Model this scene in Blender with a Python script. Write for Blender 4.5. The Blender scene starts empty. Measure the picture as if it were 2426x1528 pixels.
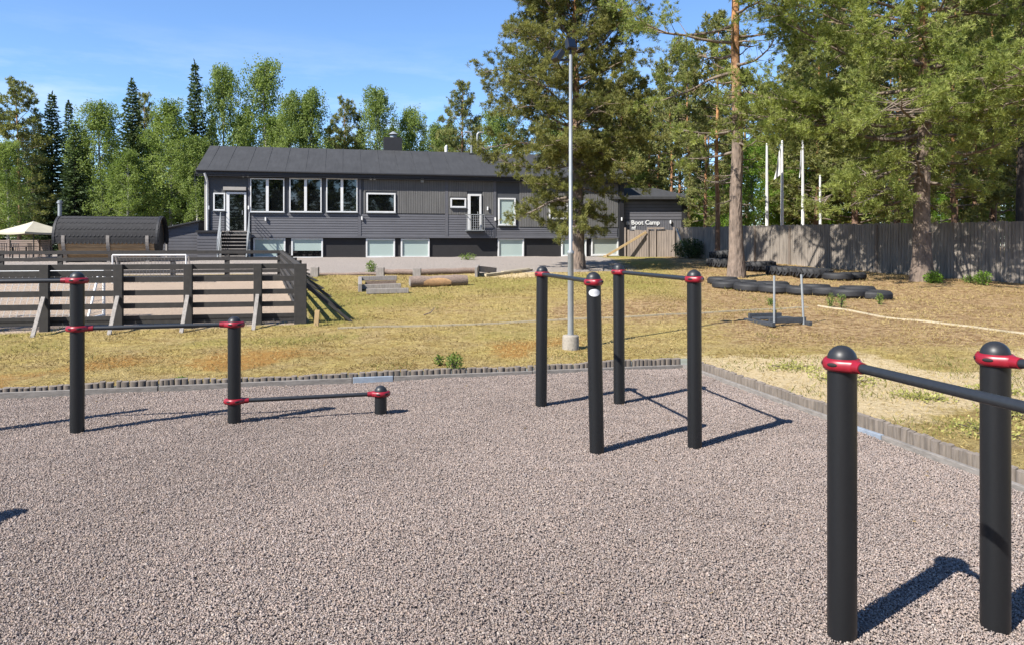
import bpy, math, random
import numpy as np
from mathutils import Vector, Matrix
R = math.radians
SC = bpy.context.scene
COL = SC.collection

# ------------------------------------------------------------------ camera, sky, sun, exposure
F, CX, HY, EYE = 1800.0, 1213.0, 583.0, 2.0        # focal length in photo pixels, centre column, horizon row, eye height
cam = bpy.data.cameras.new('camera'); cam_o = bpy.data.objects.new('camera', cam); COL.objects.link(cam_o)
cam_o.location = (0, 0, EYE); cam_o.rotation_euler = (R(90), 0, 0)
cam.sensor_width = 36; cam.lens = 36*F/2426; cam.shift_y = -(764-HY)/2426
cam.clip_start = .05; cam.clip_end = 3000
SC.camera = cam_o
SUN_EL = 44.5; SH = (0.765, 0.644)                  # shadow direction on the ground
world = bpy.data.worlds.new("World"); SC.world = world; world.use_nodes = True
wn = world.node_tree; wn.nodes.clear()
w_out = wn.nodes.new('ShaderNodeOutputWorld'); w_bg = wn.nodes.new('ShaderNodeBackground')
sky = wn.nodes.new('ShaderNodeTexSky'); sky.sky_type = 'NISHITA'; sky.sun_disc = False
sky.sun_elevation = R(SUN_EL); sky.sun_rotation = math.atan2(-SH[0], -SH[1])
sky.altitude = 0; sky.air_density = 1.0; sky.dust_density = 0.0; sky.ozone_density = 4.5
w_bg.inputs[1].default_value = 0.09
tc = wn.nodes.new('ShaderNodeTexCoord'); mp = wn.nodes.new('ShaderNodeMapping'); mp.inputs['Scale'].default_value = (1.6, 1.6, 9)
nz = wn.nodes.new('ShaderNodeTexNoise'); nz.inputs['Scale'].default_value = 2.3; nz.inputs['Detail'].default_value = 9; nz.inputs['Roughness'].default_value = .62
rp = wn.nodes.new('ShaderNodeValToRGB'); rp.color_ramp.elements[0].position = .47; rp.color_ramp.elements[1].position = .72
rp.color_ramp.elements[1].color = (.45, .45, .45, 1)
mx = wn.nodes.new('ShaderNodeMix'); mx.data_type = 'RGBA'; mx.inputs['B'].default_value = (5.2, 5.7, 6.4, 1)
wn.links.new(tc.outputs['Generated'], mp.inputs[0]); wn.links.new(mp.outputs[0], nz.inputs[0]); wn.links.new(nz.outputs[0], rp.inputs[0])
sx_ = wn.nodes.new('ShaderNodeSeparateXYZ'); wn.links.new(tc.outputs['Generated'], sx_.inputs[0])
lo_ = wn.nodes.new('ShaderNodeMapRange'); lo_.inputs[1].default_value = .10; lo_.inputs[2].default_value = .27; lo_.inputs[3].default_value = 1.5; lo_.inputs[4].default_value = 0; wn.links.new(sx_.outputs['Z'], lo_.inputs[0])
cl_ = wn.nodes.new('ShaderNodeMath'); cl_.operation = 'MULTIPLY'; cl_.use_clamp = True; wn.links.new(rp.outputs[0], cl_.inputs[0]); wn.links.new(lo_.outputs[0], cl_.inputs[1])
hz = wn.nodes.new('ShaderNodeMix'); hz.data_type = 'RGBA'; hz.blend_type = 'MULTIPLY'; hz.inputs['Factor'].default_value = 1; hz.inputs['B'].default_value = (.80, .90, 1.04, 1)
wn.links.new(sky.outputs[0], hz.inputs['A'])
wn.links.new(cl_.outputs[0], mx.inputs['Factor']); wn.links.new(hz.outputs['Result'], mx.inputs['A'])
wn.links.new(mx.outputs['Result'], w_bg.inputs[0]); wn.links.new(w_bg.outputs[0], w_out.inputs[0])
sl = bpy.data.lights.new('sun', 'SUN'); sl.energy = 5.0; sl.angle = R(.5); sl.color = (1, .95, .87)
so = bpy.data.objects.new('sun', sl); COL.objects.link(so); so.location = (-20, -20, 30)
ce, se = math.cos(R(SUN_EL)), math.sin(R(SUN_EL))
so.rotation_euler = Vector((SH[0]*ce, SH[1]*ce, -se)).to_track_quat('-Z', 'Y').to_euler()
SC.view_settings.view_transform = 'Standard'; SC.view_settings.look = 'None'
SC.view_settings.exposure = 1.2; SC.view_settings.gamma = 1
SC.cycles.max_bounces = 6; SC.cycles.diffuse_bounces = 3; SC.cycles.glossy_bounces = 3; SC.cycles.transmission_bounces = 3
SC.cycles.transparent_max_bounces = 4; SC.cycles.use_denoising = True

# ------------------------------------------------------------------ small helpers
def PX(px, d): return (px-CX)/F*d
def PZ(py, d): return EYE-(py-HY)/F*d
def gdist(py): return 2.42/((py-HY)/F+.0444)       # how far the sloping lawn is at a photo row
def tag(o, label=None, cat=None, group=None, kind=None):
    if label: o['label'] = label
    if cat: o['category'] = cat
    if group: o['group'] = group
    if kind: o['kind'] = kind
    return o
def empty(name, loc=(0, 0, 0), rz=0, label=None, cat=None, group=None):
    o = bpy.data.objects.new(name, None); COL.objects.link(o); o.location = loc; o.rotation_euler = (0, 0, rz)
    o.empty_display_size = .2
    return tag(o, label, cat, group)
def copy_tree(o, parent=None):
    c = o.copy(); COL.objects.link(c)
    if parent: c.parent = parent
    for ch in o.children: copy_tree(ch, c)
    return c
def np_mesh(name, V, Fc, mat, parent=None, attr=None, smooth=False):
    V = np.asarray(V, np.float32); Fc = np.asarray(Fc, np.int32); k = Fc.shape[1]
    me = bpy.data.meshes.new(name); me.vertices.add(len(V)); me.vertices.foreach_set('co', V.ravel())
    me.loops.add(Fc.size); me.loops.foreach_set('vertex_index', Fc.ravel())
    me.polygons.add(len(Fc)); me.polygons.foreach_set('loop_start', np.arange(0, Fc.size, k, dtype=np.int32))
    me.polygons.foreach_set('loop_total', np.full(len(Fc), k, np.int32))
    if smooth: me.polygons.foreach_set('use_smooth', np.ones(len(Fc), bool))
    if attr:
        for an, av in attr.items():
            av = np.asarray(av, np.float32)
            if av.ndim == 1:
                a = me.attributes.new(an, 'FLOAT', 'POINT'); a.data.foreach_set('value', av)
            else:
                a = me.attributes.new(an, 'FLOAT_COLOR', 'POINT')
                av = np.concatenate([av, np.ones((len(av), 1), np.float32)], 1) if av.shape[1] == 3 else av
                a.data.foreach_set('color', av.ravel())
    me.update(calc_edges=True); me.validate()
    for m in (mat if isinstance(mat, (list, tuple)) else [mat]): me.materials.append(m)
    o = bpy.data.objects.new(name, me); COL.objects.link(o)
    if parent: o.parent = parent
    return o
class MB:
    def __init__(s): s.v = []; s.f = []; s.sm = []; s.mi = []
    def add(s, vs, fs, smooth=False, mi=0):
        b = len(s.v); s.v += [tuple(v) for v in vs]; s.f += [tuple(i+b for i in f) for f in fs]
        s.sm += [smooth]*len(fs); s.mi += [mi]*len(fs); return s
    def box(s, x0, x1, y0, y1, z0, z1, M=None, mi=0):
        vs = [Vector(p) for p in ((x0,y0,z0),(x1,y0,z0),(x1,y1,z0),(x0,y1,z0),(x0,y0,z1),(x1,y0,z1),(x1,y1,z1),(x0,y1,z1))]
        if M: vs = [M @ v for v in vs]
        return s.add(vs, [(0,3,2,1),(4,5,6,7),(0,1,5,4),(1,2,6,5),(2,3,7,6),(3,0,4,7)], mi=mi)
    def beam(s, p, q, w, h, up=(0, 0, 1), mi=0):
        p, q, up = Vector(p), Vector(q), Vector(up); d = (q-p).normalized(); a = d.cross(up)
        if a.length < 1e-4: a = d.cross(Vector((1, 0, 0)))
        a.normalize(); b = a.cross(d).normalized(); vs = []
        for c in (p, q):
            for i, j in ((-1,-1),(1,-1),(1,1),(-1,1)): vs.append(c+a*(w/2*i)+b*(h/2*j))
        return s.add(vs, [(0,1,2,3),(7,6,5,4),(0,4,5,1),(1,5,6,2),(2,6,7,3),(3,7,4,0)], mi=mi)
    def tube(s, pts, rad, n=10, cap=True, mi=0, smooth=True):
        pts = [Vector(p) for p in pts]
        if not hasattr(rad, '__len__'): rad = [rad]*len(pts)
        vs = []; a = None
        for i, p in enumerate(pts):
            d = (pts[min(i+1, len(pts)-1)]-pts[max(i-1, 0)]).normalized()
            if a is None: a = d.orthogonal().normalized()
            else: a = (a-d*a.dot(d)); a = a.normalized() if a.length > 1e-5 else d.orthogonal().normalized()
            b = d.cross(a)
            for k in range(n):
                t = 2*math.pi*k/n; vs.append(p+(a*math.cos(t)+b*math.sin(t))*rad[i])
        fs = [(i*n+k, i*n+(k+1) % n, (i+1)*n+(k+1) % n, (i+1)*n+k) for i in range(len(pts)-1) for k in range(n)]
        s.add(vs, fs, smooth, mi)
        if cap: s.add(vs[:n], [tuple(range(n-1, -1, -1))], False, mi); s.add(vs[-n:], [tuple(range(n))], False, mi)
        return s
    def lathe(s, prof, c=(0, 0, 0), n=32, mi=0, smooth=True, rfun=None):
        vs = []
        for r, z in prof:
            for k in range(n):
                t = 2*math.pi*k/n; rr = r+(rfun(t, r) if rfun else 0)
                vs.append((c[0]+rr*math.cos(t), c[1]+rr*math.sin(t), c[2]+z))
        fs = [(i*n+k, i*n+(k+1) % n, (i+1)*n+(k+1) % n, (i+1)*n+k) for i in range(len(prof)-1) for k in range(n)]
        s.add(vs, fs, smooth, mi)
        for i, o in ((0, -1), (len(prof)-1, 1)):
            if prof[i][0] > 1e-4:
                ring = vs[i*n:(i+1)*n]; s.add(ring, [tuple(range(n))[::o]], False, mi)
        return s
    def build(s, name, mat, parent=None, bevel=0, label=None):
        me = bpy.data.meshes.new(name); me.from_pydata(s.v, [], s.f); me.polygons.foreach_set('use_smooth', s.sm); me.polygons.foreach_set('material_index', s.mi)
        for m in (mat if isinstance(mat, (list, tuple)) else [mat]): me.materials.append(m)
        me.update()
        o = bpy.data.objects.new(name, me); COL.objects.link(o)
        if parent: o.parent = parent
        if bevel:
            b = o.modifiers.new('bevel', 'BEVEL'); b.width = bevel; b.segments = 2; b.limit_method = 'ANGLE'; b.angle_limit = R(50)
        if label: o['label'] = label
        return o

# ------------------------------------------------------------------ materials
AK = .55
def nodes_of(name):
    m = bpy.data.materials.new(name); m.use_nodes = True; nt = m.node_tree
    return m, nt, nt.nodes, nt.links, nt.nodes['Principled BSDF']
def mixc(nt, f, a, b, mode='MIX'):
    n = nt.nodes.new('ShaderNodeMix'); n.data_type = 'RGBA'; n.blend_type = mode
    for key, v in (('Factor', f), ('A', a), ('B', b)):
        if isinstance(v, bpy.types.NodeSocket): nt.links.new(v, n.inputs[key])
        elif key == 'Factor': n.inputs[key].default_value = v
        else: n.inputs[key].default_value = (*v[:3], 1)
    return n.outputs['Result']
def noise(nt, vec, scale, detail=5, rough=.6):
    n = nt.nodes.new('ShaderNodeTexNoise'); n.inputs['Scale'].default_value = scale; n.inputs['Detail'].default_value = detail; n.inputs['Roughness'].default_value = rough
    if vec is not None: nt.links.new(vec, n.inputs['Vector'])
    return n.outputs['Fac']
def ramp(nt, f, stops):
    n = nt.nodes.new('ShaderNodeValToRGB'); e = n.color_ramp.elements
    while len(e) < len(stops): e.new(.5)
    for i, (p, c) in enumerate(stops):
        e[i].position = p; e[i].color = (*c[:3], 1) if hasattr(c, '__len__') else (c, c, c, 1)
    nt.links.new(f, n.inputs[0]); return n.outputs[0]
def coords(nt, kind='Object', scale=(1, 1, 1)):
    t = nt.nodes.new('ShaderNodeTexCoord'); m = nt.nodes.new('ShaderNodeMapping'); m.inputs['Scale'].default_value = scale
    nt.links.new(t.outputs[kind], m.inputs[0]); return m.outputs[0]
def bump(nt, h, strength, dist, bsdf):
    b = nt.nodes.new('ShaderNodeBump'); b.inputs['Strength'].default_value = strength; b.inputs['Distance'].default_value = dist
    nt.links.new(h, b.inputs['Height']); nt.links.new(b.outputs[0], bsdf.inputs['Normal'])
def M(name, col, rough=.7, var=.25, scale=6, stretch=(1, 1, 1), bmp=0., metal=0., spec=.5, col2=None, big=.15, detail=6):
    m, nt, N, L, b = nodes_of(name); kk = .8 if min(col) > .6 else AK
    col = tuple(c*kk for c in col); col2 = tuple(c*kk for c in col2) if col2 else None
    v = coords(nt, 'Object', stretch); f = noise(nt, v, scale, detail)
    c2 = col2 or tuple(min(1, c*(1+var)) for c in col); c1 = tuple(c*(1-var) for c in col)
    c = ramp(nt, f, [(.28, c1), (.5, col), (.74, c2)])
    g = noise(nt, coords(nt, 'Object'), .9, 4)
    c = mixc(nt, 1., c, ramp(nt, g, [(.3, 1-big), (.7, 1+big*.0)]), 'MULTIPLY')
    L.new(c, b.inputs['Base Color']); b.inputs['Roughness'].default_value = rough; b.inputs['Metallic'].default_value = metal
    b.inputs['Specular IOR Level'].default_value = spec
    if bmp: bump(nt, f, bmp, .01, b)
    return m
def leaf_mat(name, c1, c2, trans=.35, tr_col=None):
    lk = AK if 'lawn' in name or 'dry' in name else .92
    c1 = tuple(c*lk for c in c1); c2 = tuple(c*lk for c in c2)
    m, nt, N, L, b = nodes_of(name)
    a = N.new('ShaderNodeAttribute'); a.attribute_name = 'tint'
    c = ramp(nt, a.outputs['Fac'], [(0, c1), (1, c2)]); L.new(c, b.inputs['Base Color'])
    b.inputs['Roughness'].default_value = .65; b.inputs['Specular IOR Level'].default_value = .25
    t = N.new('ShaderNodeBsdfTranslucent'); L.new(mixc(nt, 1., c, tr_col or (1.15, 1.2, .7), 'MULTIPLY'), t.inputs['Color'])
    s = N.new('ShaderNodeMixShader'); s.inputs[0].default_value = trans
    L.new(b.outputs[0], s.inputs[1]); L.new(t.outputs[0], s.inputs[2]); L.new(s.outputs[0], N['Material Output'].inputs[0])
    return m
def glass_mat(name, col, ior=2.3, rough=.02):
    m, nt, N, L, b = nodes_of(name)
    b.inputs['Base Color'].default_value = (*[c*AK for c in col], 1); b.inputs['Roughness'].default_value = rough; b.inputs['IOR'].default_value = ior
    f = noise(nt, coords(nt, 'Object'), 1.1, 2); bump(nt, f, .06, .02, b)
    return m
MT = dict(
    post=M('black_powder_coat', (.014, .015, .017), .42, .15, 60, bmp=.05, spec=.45),
    cap=M('dark_rubber_cap', (.030, .032, .036), .45, .2, 90, spec=.4),
    red=M('red_painted_aluminium', (.40, .011, .028), .38, .22, 20, spec=.55),
    bar=M('grey_steel_bar', (.030, .034, .040), .42, .2, 50, spec=.5),
    slot=M('slot_shade_black', (.01, .008, .008), .8),
    sticker=M('white_sticker', (.72, .72, .74), .35, .12, 30),
    sign_ink=M('pale_sticker_ink', (.64, .66, .67), .5, .1),
    galv=M('galvanised_steel', (.50, .53, .54), .45, .16, 14, (1, 1, .3), metal=.25),
    galv_dark=M('dull_grey_steel', (.105, .115, .13), .5, .25, 18, metal=.3),
    black_metal=M('black_metal', (.02, .02, .024), .4, .2, 20),
    concrete=M('concrete', (.46, .41, .34), .9, .2, 25, bmp=.3),
    white=M('white_paint', (.74, .74, .73), .5, .06, 6),
    white_pole=M('white_fibreglass', (.72, .72, .70), .4, .1, 5),
    cream=M('cream_canvas', (.74, .67, .50), .8, .08, 4),
    beige=M('beige_box_metal', (.55, .51, .46), .6, .08, 5),
    wood_black=M('dark_stained_timber', (.046, .041, .037), .75, .35, 9, (1, 1, 1), bmp=.25),
    wood_grey=M('silver_grey_timber', (.40, .36, .325), .85, .3, 10, (3, 3, .6), bmp=.3),
    strut=M('grey_strut_timber', (.46, .42, .38), .85, .3, 10, (3, 3, .6), bmp=.3),
    wood_fence=M('weathered_fence_boards', (.40, .345, .29), .85, .42, 7, (2.2, 2.2, .18), bmp=.35, big=.3),
    wood_gate=M('weathered_gate_boards', (.31, .25, .205), .85, .35, 7, (3, 3, .2), bmp=.3),
    wood_new=M('new_yellow_timber', (.55, .38, .18), .7, .2, 7, (1, 1, 1)),
    wood_pink=M('pinkish_slat_timber', (.36, .27, .22), .8, .25, 7, (.3, 3, 3), bmp=.3),
    wood_barrel=M('brown_barrel_staves', (.55, .36, .19), .7, .4, 5, (.35, 4, 4), bmp=.3, col2=(.75, .54, .33)),
    log_edge=M('weathered_half_logs', (.27, .225, .185), .85, .45, 6, (4, 4, .6), bmp=.4),
    plank=M('grey_edge_plank', (.33, .30, .27), .85, .3, 7, (1.5, 1.5, 4), bmp=.3),
    plank_blue=M('bluish_edge_plank', (.36, .42, .50), .8, .25, 7, bmp=.3),
    batten=M('pale_batten', (.68, .58, .40), .8, .2, 6),
    bark_log=M('log_bark', (.34, .25, .20), .9, .45, 9, (1, 5, 5), bmp=.6),
    log_bare=M('bare_log_wood', (.80, .48, .24), .8, .3, 6, (1, 4, 4)),
    rubber=M('tyre_rubber', (.028, .028, .031), .7, .35, 14, bmp=.3),
    roof=M('grey_bitumen_felt', (.052, .053, .056), .85, .22, 3, (2, .3, .3), bmp=.1, big=.25),
    shingle=M('dark_shingles', (.036, .035, .037), .9, .3, 6, bmp=.3),
    wall_dark=M('dark_grey_panel', (.080, .086, .098), .7, .1, 3),
    wall_siding=M('grey_siding', (.165, .165, .185), .65, .14, 4, (.3, 1, 4)),
    wall_vert=M('grey_vertical_cladding', (.20, .195, .188), .8, .28, 5, (5, 1, .15), bmp=.2),
    plinth=M('black_plinth', (.022, .020, .022), .75, .2, 4),
    trim=M('dark_trim', (.02, .02, .024), .6, .2, 5),
    blind=M('teal_roller_blind', (.38, .48, .45), .55, .06, 2),
    net=M('white_net', (.6, .6, .6), .8, .1),
    bark=None)
MT['pane'] = glass_mat('reflective_window_glass', (.006, .007, .008), 2.05)
MT['pane_blind'] = glass_mat('glass_over_teal_blind', (.56, .68, .64), 1.5, .08)
MT['pane_curtain'] = glass_mat('glass_over_pale_curtain', (.55, .60, .55), 1.5, .08)
def bark_mat(name, low, high, z0, z1, sc=7, bmp=.8):
    low = tuple(c*AK for c in low); high = tuple(c*AK for c in high)
    m, nt, N, L, b = nodes_of(name)
    v = coords(nt, 'Object', (1, 1, .35)); f = noise(nt, v, sc, 6, .65)
    vo = N.new('ShaderNodeTexVoronoi'); vo.inputs['Scale'].default_value = sc*1.6; L.new(v, vo.inputs['Vector'])
    t = N.new('ShaderNodeTexCoord'); sp = N.new('ShaderNodeSeparateXYZ'); L.new(t.outputs['Object'], sp.inputs[0])
    mr = N.new('ShaderNodeMapRange'); mr.inputs[1].default_value = z0; mr.inputs[2].default_value = z1; L.new(sp.outputs['Z'], mr.inputs[0])
    c = mixc(nt, mr.outputs[0], low, high)
    c = mixc(nt, 1., c, ramp(nt, f, [(.3, .45), (.7, 1.25)]), 'MULTIPLY')
    c = mixc(nt, .7, c, ramp(nt, vo.outputs['Distance'], [(.0, .55), (.5, 1.1)]), 'MULTIPLY')
    L.new(c, b.inputs['Base Color']); b.inputs['Roughness'].default_value = .9
    ad = N.new('ShaderNodeMath'); ad.operation = 'ADD'; L.new(f, ad.inputs[0]); L.new(vo.outputs['Distance'], ad.inputs[1])
    bump(nt, ad.outputs[0], bmp, .04, b)
    return m
MT['bark'] = bark_mat('pine_bark', (.30, .225, .175), (.60, .29, .11), 5.0, 9.5)
MT['limb'] = bark_mat('grey_limb_bark', (.27, .215, .17), (.36, .26, .17), 4, 11, 9, .4)
MT['bark_far'] = bark_mat('far_pine_bark', (.28, .17, .115), (.62, .31, .13), 2.0, 7)
MT['bark_spruce'] = bark_mat('spruce_bark', (.09, .07, .055), (.10, .07, .055), 0, 10)
MT['bark_birch'] = bark_mat('birch_bark', (.55, .53, .48), (.5, .47, .42), 0, 10, 4, .2)
MT['needle'] = leaf_mat('pine_needles', (.088, .108, .030), (.30, .285, .095), .42)
MT['needle_y'] = leaf_mat('sunlit_tone_pine_needles', (.115, .155, .034), (.385, .415, .125), .46)  # lighter copy of the pine needles, sunlight put into its colour
MT['needle_far'] = leaf_mat('distant_pine_needles', (.09, .115, .036), (.32, .315, .115), .42)
MT['spruce'] = leaf_mat('spruce_needles', (.022, .042, .016), (.095, .135, .048), .25)
MT['birch'] = leaf_mat('birch_leaves', (.10, .155, .030), (.28, .34, .105), .45)
MT['bright'] = leaf_mat('bright_young_leaves', (.09, .18, .018), (.24, .36, .06), .48)
MT['weed'] = leaf_mat('weed_leaves', (.09, .15, .03), (.22, .29, .07), .4)
MT['pale_grass'] = leaf_mat('pale_grass_blades', (.20, .21, .05), (.46, .44, .15), .35)
MT['dry'] = leaf_mat('dry_grass_blades', (.30, .20, .065), (.52, .42, .15), .25)

# ------------------------------------------------------------------ ground
EA, EB, EC = np.array([-.9652, -.2614]), np.array([.2065, -.9784]), np.array([2.86, 12.6])   # edging: two arms from one corner
RF, RU, RV = np.array([-4.55, 16.6]), np.array([-.979, -.203]), np.array([-.312, .95])       # ball court corner and its two sides
INV = np.linalg.inv(np.stack([EA, EB], 1)); RINV = np.linalg.inv(np.stack([RU, RV], 1))
def sstep(x, a, b):
    t = np.clip((x-a)/(b-a), 0, 1); return t*t*(3-2*t)
def vnoise(x, y, s, seed=0):
    x = np.asarray(x)/s; y = np.asarray(y)/s; xi = np.floor(x).astype(int); yi = np.floor(y).astype(int); fx = x-xi; fy = y-yi
    fx = fx*fx*(3-2*fx); fy = fy*fy*(3-2*fy)
    def h(a, b):
        n = np.sin(a*127.1+b*311.7+seed*74.7)*43758.5453; return n-np.floor(n)
    return (h(xi, yi)*(1-fx)+h(xi+1, yi)*fx)*(1-fy)+(h(xi, yi+1)*(1-fx)+h(xi+1, yi+1)*fx)*fy
def yard_ab(x, y):
    return INV[0, 0]*(x-EC[0])+INV[0, 1]*(y-EC[1]), INV[1, 0]*(x-EC[0])+INV[1, 1]*(y-EC[1])
def court_uv(x, y):
    return RINV[0, 0]*(x-RF[0])+RINV[0, 1]*(y-RF[1]), RINV[1, 0]*(x-RF[0])+RINV[1, 1]*(y-RF[1])
def gz(x, y):
    x = np.asarray(x, float); y = np.asarray(y, float)
    t = (y-12.2); t = .5*(t+np.sqrt(t*t+.6)); z = .075+.0444*t
    z = np.where(z > 1.15, 1.15+.2*np.tanh((z-1.15)/.2), z)
    u, v = court_uv(x, y)
    inside = sstep(u, -1.2, .3)*sstep(v, -.3, .3)*(1-sstep(v, 19.6, 22.5))
    zr = .31+.0105*np.clip(v, 0, 19.4)
    z = z*(1-inside)+zr*inside
    z = z+(vnoise(x, y, 1.3, 1)-.5)*.05+(vnoise(x, y, .45, 2)-.5)*.02
    return z
def g1(x, y): return float(gz(x, y))
def axis(lo, hi, fine_lo, fine_hi, fine, grow=1.25):
    a = [0.]; st = fine
    while a[-1] < hi:
        if a[-1] > fine_hi: st = min(st*grow, 60)
        a.append(a[-1]+st)
    b = [0.]; st = fine
    while b[-1] > lo:
        if b[-1] < fine_lo: st = min(st*grow, 60)
        b.append(b[-1]-st)
    return np.array(sorted(set([round(v, 4) for v in a+b])))
def build_ground():
    A = axis(-400, 400, -14, 32, .32)-.11; B = axis(-500, 300, -36, 12, .32)-.11
    GA, GB = np.meshgrid(A, B, indexing='ij'); X = EC[0]+GA*EA[0]+GB*EB[0]; Y = EC[1]+GA*EA[1]+GB*EB[1]
    Z = gz(X, Y); far = np.hypot(X, Y) > 120; Z = np.where(far, 1.3, Z)
    na, nb = len(A), len(B); idx = np.arange(na*nb).reshape(na, nb)
    q = np.stack([idx[:-1, :-1], idx[1:, :-1], idx[1:, 1:], idx[:-1, 1:]], -1)
    ca, cb = (A[:-1]+A[1:])/2, (B[:-1]+B[1:])/2
    yard = (ca[:, None] > -.11) & (cb[None, :] > -.11)
    x, y = X.ravel(), Y.ravel(); u, v = court_uv(x, y)
    n1, n2, n3 = vnoise(x, y, 2.6, 5), vnoise(x, y, 1.1, 6), vnoise(x, y, 5.5, 7)
    a, b = yard_ab(x, y)
    d_out = np.maximum(-a, -b)
    # what grows or lies where: sand beside the edging, brown needle litter under the pines, grey drive by the house, pink court
    sand = sstep(x+y*.10, 3.5, 4.4)*(1-sstep(y-.12*x, 11.2, 13.6))*sstep(n1*.7+.5*n2, .20, .46)
    sand = np.maximum(sand, .75*np.exp(-((d_out-.2)/.5)**2)*sstep(x, .2, 2.2)*sstep(n2, .3, .7)*(d_out > 0))
    sand = np.maximum(sand, .85*np.exp(-(((x-.3)/2.3)**2+((y-30)/1.6)**2)))
    litter = sstep(x-.16*(y-14), 2.2, 5.6)*sstep(y, 12.6, 15.2)
    litter = np.maximum(litter*.9, .95*np.exp(-(((x-2.5)/4.5)**2+((y-19.5)/3.2)**2))*sstep(n1, .15, .6))
    green = .8*sstep(n3+.4*n1, .6, 1.1)*(1-litter)
    green = np.maximum(green, (1-sstep(np.abs(u+.2), .1, 2.6))*sstep(v, -1.2, .5)*(1-sstep(v, 12, 20))*.9)
    green = np.maximum(green, .6*np.exp(-((y-15.3-.16*x)/1.2)**2)*(x < -3)*sstep(n2, .2, .7)); green = green*(1-.75*sstep(x, 2.5, 5)*(y < 14))
    red = .9*sstep(n1*.6+n2*.5, .42, .75)*(1-sstep(d_out, 1.6, 4.2))*(x < 1.5)
    red = np.maximum(red, .6*sstep(n1, .5, .8)*sstep(x, -2, 2)*(1-sstep(y, 15.5, 17.5))*(x < 6))
    drive = sstep(y-.13*x, 30.6, 31.4)*(1-sstep(y, 60, 70))*sstep(x+.25*y, -4, -2)*(1-sstep(x, 4.2, 6.4))
    drive = np.maximum(drive, sstep(v, 20.2, 20.8)*sstep(u, -4, -2)*(1-sstep(y, 60, 70)))
    court = sstep(u, -.35, .1)*sstep(v, -.3, .2)*(1-sstep(v, 18.6, 19.6))
    pine_shade_green = np.exp(-(((x-8.5)/5)**2+((y-36)/3.0)**2))  # pine shade on the lawn, painted in as a greener tone
    z1 = np.stack([sand, green, litter], 1); z2 = np.stack([red, drive, court], 1)
    green_idx = np.maximum(green, pine_shade_green); z1[:, 1] = green_idx
    V = np.stack([x, y, Z.ravel()], 1)
    fo = q[~yard].reshape(-1, 4)
    m, nt, N, L, bs = nodes_of('dry_lawn')
    p = N.new('ShaderNodeNewGeometry').outputs['Position']
    def att(n):
        a_ = N.new('ShaderNodeAttribute'); a_.attribute_name = n; s_ = N.new('ShaderNodeSeparateColor'); L.new(a_.outputs['Color'], s_.inputs[0]); return s_.outputs
    Z1, Z2 = att('zone_a'), att('zone_b')
    nf = noise(nt, p, 13, 9, .82); nm = noise(nt, p, 6, 6, .65); nb_ = noise(nt, p, 1.3, 5, .6); n_s = noise(nt, p, 60, 4, .7)
    def brk(f, k=.55):      # ragged edges between zones
        mm = N.new('ShaderNodeMath'); mm.operation = 'MULTIPLY_ADD'; L.new(nm, mm.inputs[0]); mm.inputs[1].default_value = k*2; mm.inputs[2].default_value = -k
        ad = N.new('ShaderNodeMath'); ad.operation = 'ADD'; L.new(f, ad.inputs[0]); L.new(mm.outputs[0], ad.inputs[1])
        mr = N.new('ShaderNodeMapRange'); mr.inputs[1].default_value = .3; mr.inputs[2].default_value = .7; L.new(ad.outputs[0], mr.inputs[0])
        ml = N.new('ShaderNodeMath'); ml.operation = 'MULTIPLY'; L.new(mr.outputs[0], ml.inputs[0])
        m2 = N.new('ShaderNodeMapRange'); m2.inputs[1].default_value = .02; m2.inputs[2].default_value = .3; L.new(f, m2.inputs[0]); L.new(m2.outputs[0], ml.inputs[1])
        return ml.outputs[0]
    base = ramp(nt, nf, [(.34, (.24, .16, .04)), (.50, (.60, .465, .16)), (.655, (.77, .63, .26))])
    base = mixc(nt, ramp(nt, nb_, [(.35, 0.), (.7, .6)]), base, ramp(nt, nf, [(.36, (.40, .29, .15)), (.64, (.66, .49, .30))]))
    grn = ramp(nt, nf, [(.34, (.24, .20, .05)), (.5, (.42, .36, .10)), (.66, (.55, .47, .18))])
    lit = ramp(nt, nf, [(.34, (.22, .13, .06)), (.5, (.53, .365, .19)), (.66, (.86, .66, .39))])
    lit = mixc(nt, 1., lit, ramp(nt, noise(nt, p, 4.2, 6, .72), [(.40, (.60, .50, .42)), (.52, 1.0), (.64, (1.25, 1.2, 1.1))]), 'MULTIPLY')
    rd = ramp(nt, nf, [(.34, (.30, .14, .04)), (.5, (.52, .29, .085)), (.66, (.66, .44, .15))])
    sd = ramp(nt, nf, [(.34, (.52, .37, .17)), (.5, (.92, .72, .42)), (.66, (1.05, .88, .57))])
    dv = ramp(nt, n_s, [(.3, (.34, .29, .25)), (.5, (.48, .42, .37)), (.7, (.60, .54, .49))])
    ct = ramp(nt, n_s, [(.3, (.48, .36, .26)), (.5, (.63, .49, .37)), (.7, (.74, .60, .47))])
    base = mixc(nt, 1., base, ramp(nt, noise(nt, p, 3.4, 7, .75), [(.38, (.72, .66, .58)), (.52, 1.0), (.66, (1.18, 1.16, 1.1))]), 'MULTIPLY'); c = mixc(nt, brk(Z1[1]), base, grn); c = mixc(nt, brk(Z1[2], .7), c, lit); c = mixc(nt, brk(Z2[0]), c, rd)
    c = mixc(nt, brk(Z1[0], .8), c, sd); c = mixc(nt, brk(Z2[1], .25), c, dv); c = mixc(nt, brk(Z2[2], .12), c, ct)
    L.new(mixc(nt, 1., c, (AK, AK, AK), 'MULTIPLY'), bs.inputs['Base Color']); bs.inputs['Roughness'].default_value = 1; bs.inputs['Specular IOR Level'].default_value = .1
    ad = N.new('ShaderNodeMath'); ad.operation = 'ADD'; L.new(nf, ad.inputs[0]); L.new(nm, ad.inputs[1]); bump(nt, ad.outputs[0], .9, .07, bs)
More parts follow.
